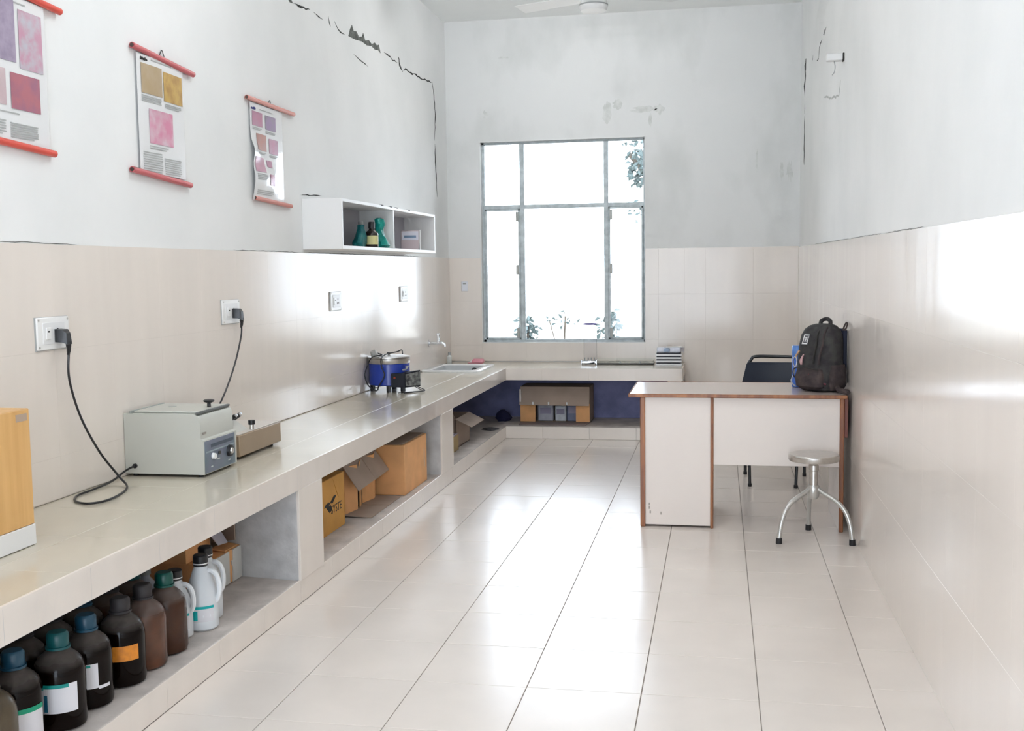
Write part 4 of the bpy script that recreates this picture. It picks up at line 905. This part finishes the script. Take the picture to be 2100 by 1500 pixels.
# ================================================================ STOOLS
def stool(lab, loc, rotz, R_=.215, zs=.46):
    t = thing('stool', lab, 'stool', loc, rotz, 'round steel stools')
    part('seat', MB().lathe([(.115, zs-.036), (.128, zs-.034), (.131, zs-.028), (.131, zs-.006), (.126, zs), (.09, zs+.001), (.001, zs+.001)], 40), STEEL, t)
    part('column', MB().lathe([(.022, zs-.17), (.022, zs-.09), (.026, zs-.085), (.026, zs-.06), (.020, zs-.055), (.05, zs-.04), (.05, zs-.034)], 18), STEEL, t)
    part('hub', MB().lathe([(.020, zs-.24), (.030, zs-.225), (.032, zs-.18), (.026, zs-.165)], 18), TUBESTEEL, t)
    for k in range(3):
        a = R(90+120*k); c, s = math.cos(a), math.sin(a)
        P = [(.012, zs-.175), (.045, zs-.198), (.095, zs-.222), (.140, zs-.250), (.173, zs-.285), (.194, zs-.33), (.206, zs-.375), (R_-.002, .04), (R_, .012)]
        lg_ = part('leg', MB().tube([(c*r_, s*r_, z) for r_, z in P], .0122, 10, 5), TUBESTEEL, t)
        part('foot', MB().cyl((c*R_, s*R_, 0), (c*R_*.996, s*R_*.996, .03), .0165, .0155, 14), RUBBER, lg_)
    return t
stool('round steel stool on three bent legs before the desk', (.495, 5.925, 0), R(2))
stool('half-hidden steel stool behind the desk with one bent leg showing', (-.345, 7.20, 0), R(-82))

# ================================================================ CHAIR
VINYL = M('black_vinyl', (0.010, 0.015, 0.030), 0.35, spec=0.3)
t = thing('chair', 'black vinyl chair with tubular frame behind the desk', 'chair', (.37, 7.55, 0), R(-4))
part('seat', MB().loft([rrect(-.21, .21, -.21, .21, .04, .43), rrect(-.22, .22, -.22, .22, .05, .445), rrect(-.22, .22, -.22, .22, .05, .465), rrect(-.20, .20, -.20, .20, .05, .478)]), VINYL, t)
def bk(x, z): return .20 + .10*(z-.45) + .10*(x/.2)**2*-.2
rings = []
for z, wd, th in ((.50, .225, .012), (.51, .235, .018), (.66, .222, .02), (.775, .195, .018), (.788, .188, .012)):
    rings.append([(wd*x, bk(wd*x, z)-th, z) for x in (-1, -.6, -.2, .2, .6, 1)] + [(wd*x, bk(wd*x, z)+th, z) for x in (1, .6, .2, -.2, -.6, -1)])
part('backrest', MB().loft(rings), VINYL, t)
part('back_frame', MB().tube([(-.20, .20, .02), (-.20, .205, .45), (-.195, .235, .72), (-.165, .245, .805), (-.13, .248, .826), (.0, .25, .826), (.13, .248, .822), (.165, .245, .80), (.195, .235, .72), (.20, .205, .45), (.20, .20, .02)], .011, 10, 5), BLACK, t)
for x in (-.15, .145): part('leg', MB().tube([(x*1.2, -.19, .44), (x*1.05, -.215, .2), (x, -.23, .015)], .010, 10, 4), BLACK, t)
part('seat_rail', MB().tube([(-.19, -.19, .425), (-.2, .2, .425)], .009, 8).tube([(.19, -.19, .425), (.2, .2, .425)], .009, 8), BLACK, t)
for x, y in ((-.2, .2), (.2, .2), (-.15, -.23), (.145, -.23)): part('foot', MB().cyl((x, y, 0), (x, y, .02), .013, n=10), RUBBER, t)

# ================================================================ BACKPACK
BAG = M('backpack_fabric', (0.060, 0.058, 0.056), 0.8, spec=0.2, col2=(0.034, 0.031, 0.034), scale=20, bump=0.3, bscale=70)
BAGB = M('backpack_brown_panel', (0.078, 0.058, 0.056), 0.8, spec=0.2, col2=(0.040, 0.032, 0.034), scale=16, bump=0.3, bscale=60)
NAVY = M('backpack_navy', (0.010, 0.014, 0.035), 0.7)
t = thing('backpack', 'bulging dark grey backpack standing on the desk by the wall', 'backpack', (.563, 6.325, .7552), R(-46))
def ring_b(w_, d0, d1, z, lean=0.0, n=28):
    pts_ = []
    for j in range(n):
        a = 2*PI*j/n; c, s = math.cos(a), math.sin(a)
        x = w_*math.copysign(abs(c)**.62, c); y = (d1 if s > 0 else d0)*math.copysign(abs(s)**.7, s)
        pts_.append((x*(1+.02*math.sin(5*a+9*z)), y*(1+.03*math.sin(4*a+14*z)) + lean, z))
    return pts_
part('body', MB().loft([ring_b(.095, .075, .06, .0), ring_b(.112, .095, .07, .012), ring_b(.124, .108, .078, .06), ring_b(.124, .106, .082, .13), ring_b(.122, .098, .085, .20), ring_b(.119, .088, .086, .26), ring_b(.112, .076, .084, .31), ring_b(.098, .056, .078, .342), ring_b(.074, .03, .068, .362), ring_b(.04, .005, .055, .372)]), BAG, t)
part('front_pocket', MB().loft([[(x*1.0, y-.075, z) for x, y, z in ring_b(.07, .03, .03, .012)], [(x, y-.082, z) for x, y, z in ring_b(.092, .045, .04, .03)], [(x, y-.085, z) for x, y, z in ring_b(.095, .05, .04, .08)], [(x, y-.078, z) for x, y, z in ring_b(.088, .04, .04, .125)], [(x, y-.06, z) for x, y, z in ring_b(.06, .02, .03, .15)]]), BAGB, t)
part('upper_flap', MB().loft([[(x, y-.056, z) for x, y, z in ring_b(.075, .035, .03, .185)], [(x, y-.056, z) for x, y, z in ring_b(.092, .045, .03, .21)], [(x, y-.044, z) for x, y, z in ring_b(.09, .042, .03, .27)], [(x, y-.03, z) for x, y, z in ring_b(.075, .036, .03, .32)], [(x, y-.008, z) for x, y, z in ring_b(.04, .02, .02, .352)]]), BAG, t)
part('side_pocket', MB().loft([[(x+.108, y, z) for x, y, z in ring_b(.02, .05, .05, .01)], [(x+.112, y, z) for x, y, z in ring_b(.035, .062, .06, .04)], [(x+.112, y, z) for x, y, z in ring_b(.034, .06, .06, .11)], [(x+.105, y, z) for x, y, z in ring_b(.026, .052, .055, .15)]]), BAGB, t)
part('back_panel', MB().box(-.10, .10, .078, .104, .015, .345, .012), NAVY, t)
part('carry_handle', MB().tube([(-.035, .03, .366), (-.03, .035, .388), (.0, .04, .398), (.03, .035, .388), (.035, .03, .366)], .0115, 8, 4), BAG, t)
part('loop', MB().tube([(.085, .075, .335), (.09, .085, .365), (.10, .088, .378), (.107, .085, .365), (.10, .075, .335)], .005, 7, 4), BAGB, t)
for x in (-.06, .06):
    part('shoulder_strap', MB().loft([[(x+a, .10+b, z) for a, b in ((-.022, 0), (.022, 0), (.022, .016), (-.022, .016))] for z in (.04, .12, .2, .28, .335)]), NAVY, t)
part('strap_end', MB().tube([(.11, -.01, .05), (.16, -.045, .022), (.21, -.07, .017), (.245, -.082, .016), (.268, -.088, .014)], [.012, .015, .015, .016, .010], 8, 4), BAGB, t)
def lf(a, z, e): return (a, -.0945 + .40*(z-.262) - e, z)
def lbox(x0, x1, z0, z1, e): return MB().loft([[lf(x0, z0, 0), lf(x1, z0, 0), lf(x1, z1, 0), lf(x0, z1, 0)], [lf(x0, z0, e), lf(x1, z0, e), lf(x1, z1, e), lf(x0, z1, e)]])
lgm = part('logo_patch', lbox(-.058, -.014, .258, .318, .003), M('logo_grey', (0.09, 0.09, 0.10), 0.6), t)
for q in ((-.054, -.049, .262, .314), (-.023, -.018, .262, .304), (-.049, -.018, .309, .314), (-.049, -.023, .262, .267), (-.044, -.028, .296, .300), (-.044, -.028, .286, .290), (-.044, -.028, .276, .280), (-.038, -.034, .276, .300)):
    part('logo_stroke', lbox(q[0], q[1], q[2], q[3], .0045), WHITE, lgm)
for k, (xa, xb) in enumerate(((.035, .045), (.075, .088))):
    part('front_seam', MB().tube([(xa, -.108, .155), (xa+.004, -.106, .20), (xb, -.094, .26), (xb-.008, -.074, .315), (xb-.02, -.03, .354)], .006, 7, 5), BAGB if k else INK, t)
part('carabiner', MB().tube([(-.075+.013*math.cos(a), -.128, .163+.028*math.sin(a)) for a in [2*PI*k/14 for k in range(15)]], .0032, 7), CHROME, t)
part('zip_pull', MB().tube([(-.065, -.105, .225), (-.07, -.118, .205), (-.075, -.124, .19)], .006, 7, 3), M('pull_tan', (0.38, 0.22, 0.12), 0.6), t)
part('zip_pull', MB().tube([(-.03, -.11, .205), (-.027, -.124, .19), (-.025, -.135, .17), (-.023, -.135, .15)], [.004, .006, .009, .006], 7, 3), M('pull_pink', (0.50, 0.30, 0.30), 0.5), t)
part('zip_line', MB().tube([(-.096, -.085, .05), (-.1, -.115, .09), (-.085, -.122, .125), (.0, -.135, .135), (.085, -.122, .125)], .003, 6, 5), INK, t)
part('piping', MB().tube([(-.095, -.10, .02), (-.115, -.115, .05), (-.118, -.09, .09), (-.105, -.10, .125)], .0035, 6, 5), M('piping_grey', (0.35, 0.35, 0.38), 0.5), t)
part('compression_strap', MB().tube([(.02, -.124, .10), (.05, -.118, .07), (.10, -.075, .045)], .006, 6, 4), M('strap_wine', (0.12, 0.02, 0.035), 0.7), t)
t = thing('water_bottle', 'blue plastic bottle standing behind the backpack on the desk', 'bottle', (.445, 6.50, .7552))
BPL = M('blue_bottle', (0.05, 0.14, 0.50), 0.3, spec=0.5)
part('body', MB().lathe([(.028, 0), (.031, .005), (.031, .165), (.028, .178)], 20), BPL, t)
part('cap', MB().lathe([(.030, .178), (.031, .18), (.031, .232), (.028, .238)], 20), M('blue_cap', (0.11, 0.25, 0.62), 0.3), t)

# ================================================================ CEILING FAN
t = thing('ceiling_fan', 'white ceiling fan with round hub at the top edge', 'fan', (-.831, 7.5, 3.166))
part('canopy', MB().lathe([(.03, .40), (.065, .47), (.07, ZT-3.166)], 20), WHITE, t)
part('rod', MB().cyl((0, 0, .12), (0, 0, .45), .012, n=12), WHITE, t)
part('motor_housing', MB().lathe([(.06, .0), (.085, .004), (.094, .02), (.097, .04), (.09, .055), (.08, .085), (.05, .12), (.02, .13)], 36), WHITE, t)
part('housing_ring', MB().lathe([(.0975, .036), (.0985, .040), (.0975, .045)], 36, cap0=False, cap1=False), GREYPLASTIC, t)
for a in (R(22), R(158), R(270)):
    mb = MB().loft([[(.08, -.03, .083), (.08, .03, .095), (.08, .03, .099), (.08, -.03, .087)], [(.18, -.06, .082), (.18, .06, .10), (.18, .06, .104), (.18, -.06, .086)], [(.58, -.07, .08), (.58, .07, .10), (.58, .07, .104), (.58, -.07, .084)]])
    part('blade', mb.xf(Matrix.Rotation(a, 4, 'Z')), WHITE, t)

# ================================================================ added fill lights shaped as ceiling tubes, kept out of view
FILL_TUBE = emit('fill_tube_glow', (0.97, 0.985, 1.0), 64)
FILL_TUBE_DIM = emit('fill_tube_glow_dim', (0.97, 0.985, 1.0), 43)
for y, lab in ((0.8, 'added fill light tube on the ceiling behind the viewer'), (4.2, 'added fill light tube on the ceiling above the viewer'), (8.15, 'added fill light tube on the ceiling near the fan')):
    t = thing('fill_tube', lab, 'fill light', (-1.15, y, 3.50), 0, 'added ceiling fill lights')
    part('fill_tube_batten', MB().box(-.62, .62, -.03, .03, .06, .11, .004), WHITE, t)
    for x in (-.61, .61): part('fill_tube_holder', MB().box(x-.012, x+.012, -.018, .018, -.02, .06, .003), WHITEPLASTIC, t)
    part('tube', MB().cyl((-.6, 0, 0), (.6, 0, 0), .014, n=10), FILL_TUBE if 2 < y < 7 else FILL_TUBE_DIM, t)
    for x in (-.4, .4): part('hanger', MB().cyl((x, 0, .11), (x, 0, ZT-3.50), .006, n=8), WHITE, t)

# ================================================================ bracket stub on right wall
t = thing('wall_bracket', 'short white bracket stub with dangling wire high on the right wall', 'bracket', (xr(6.75), 6.75, 2.655))
part('stub', MB().box(-.10, -.008, -.03, .03, -.02, .022, .006), WHITE, t)
part('end_gap_shade', MB().box(-.008, 0, -.028, .028, -.022, .022), INK, t)  # black block painted in as the shadow gap between stub and wall
part('wire', MB().tube([(-.055, 0, -.02), (-.05, -.01, -.05), (-.052, 0, -.08), (-.065, .0, -.10)], .0028, 6, 4), GREYPLASTIC, t)
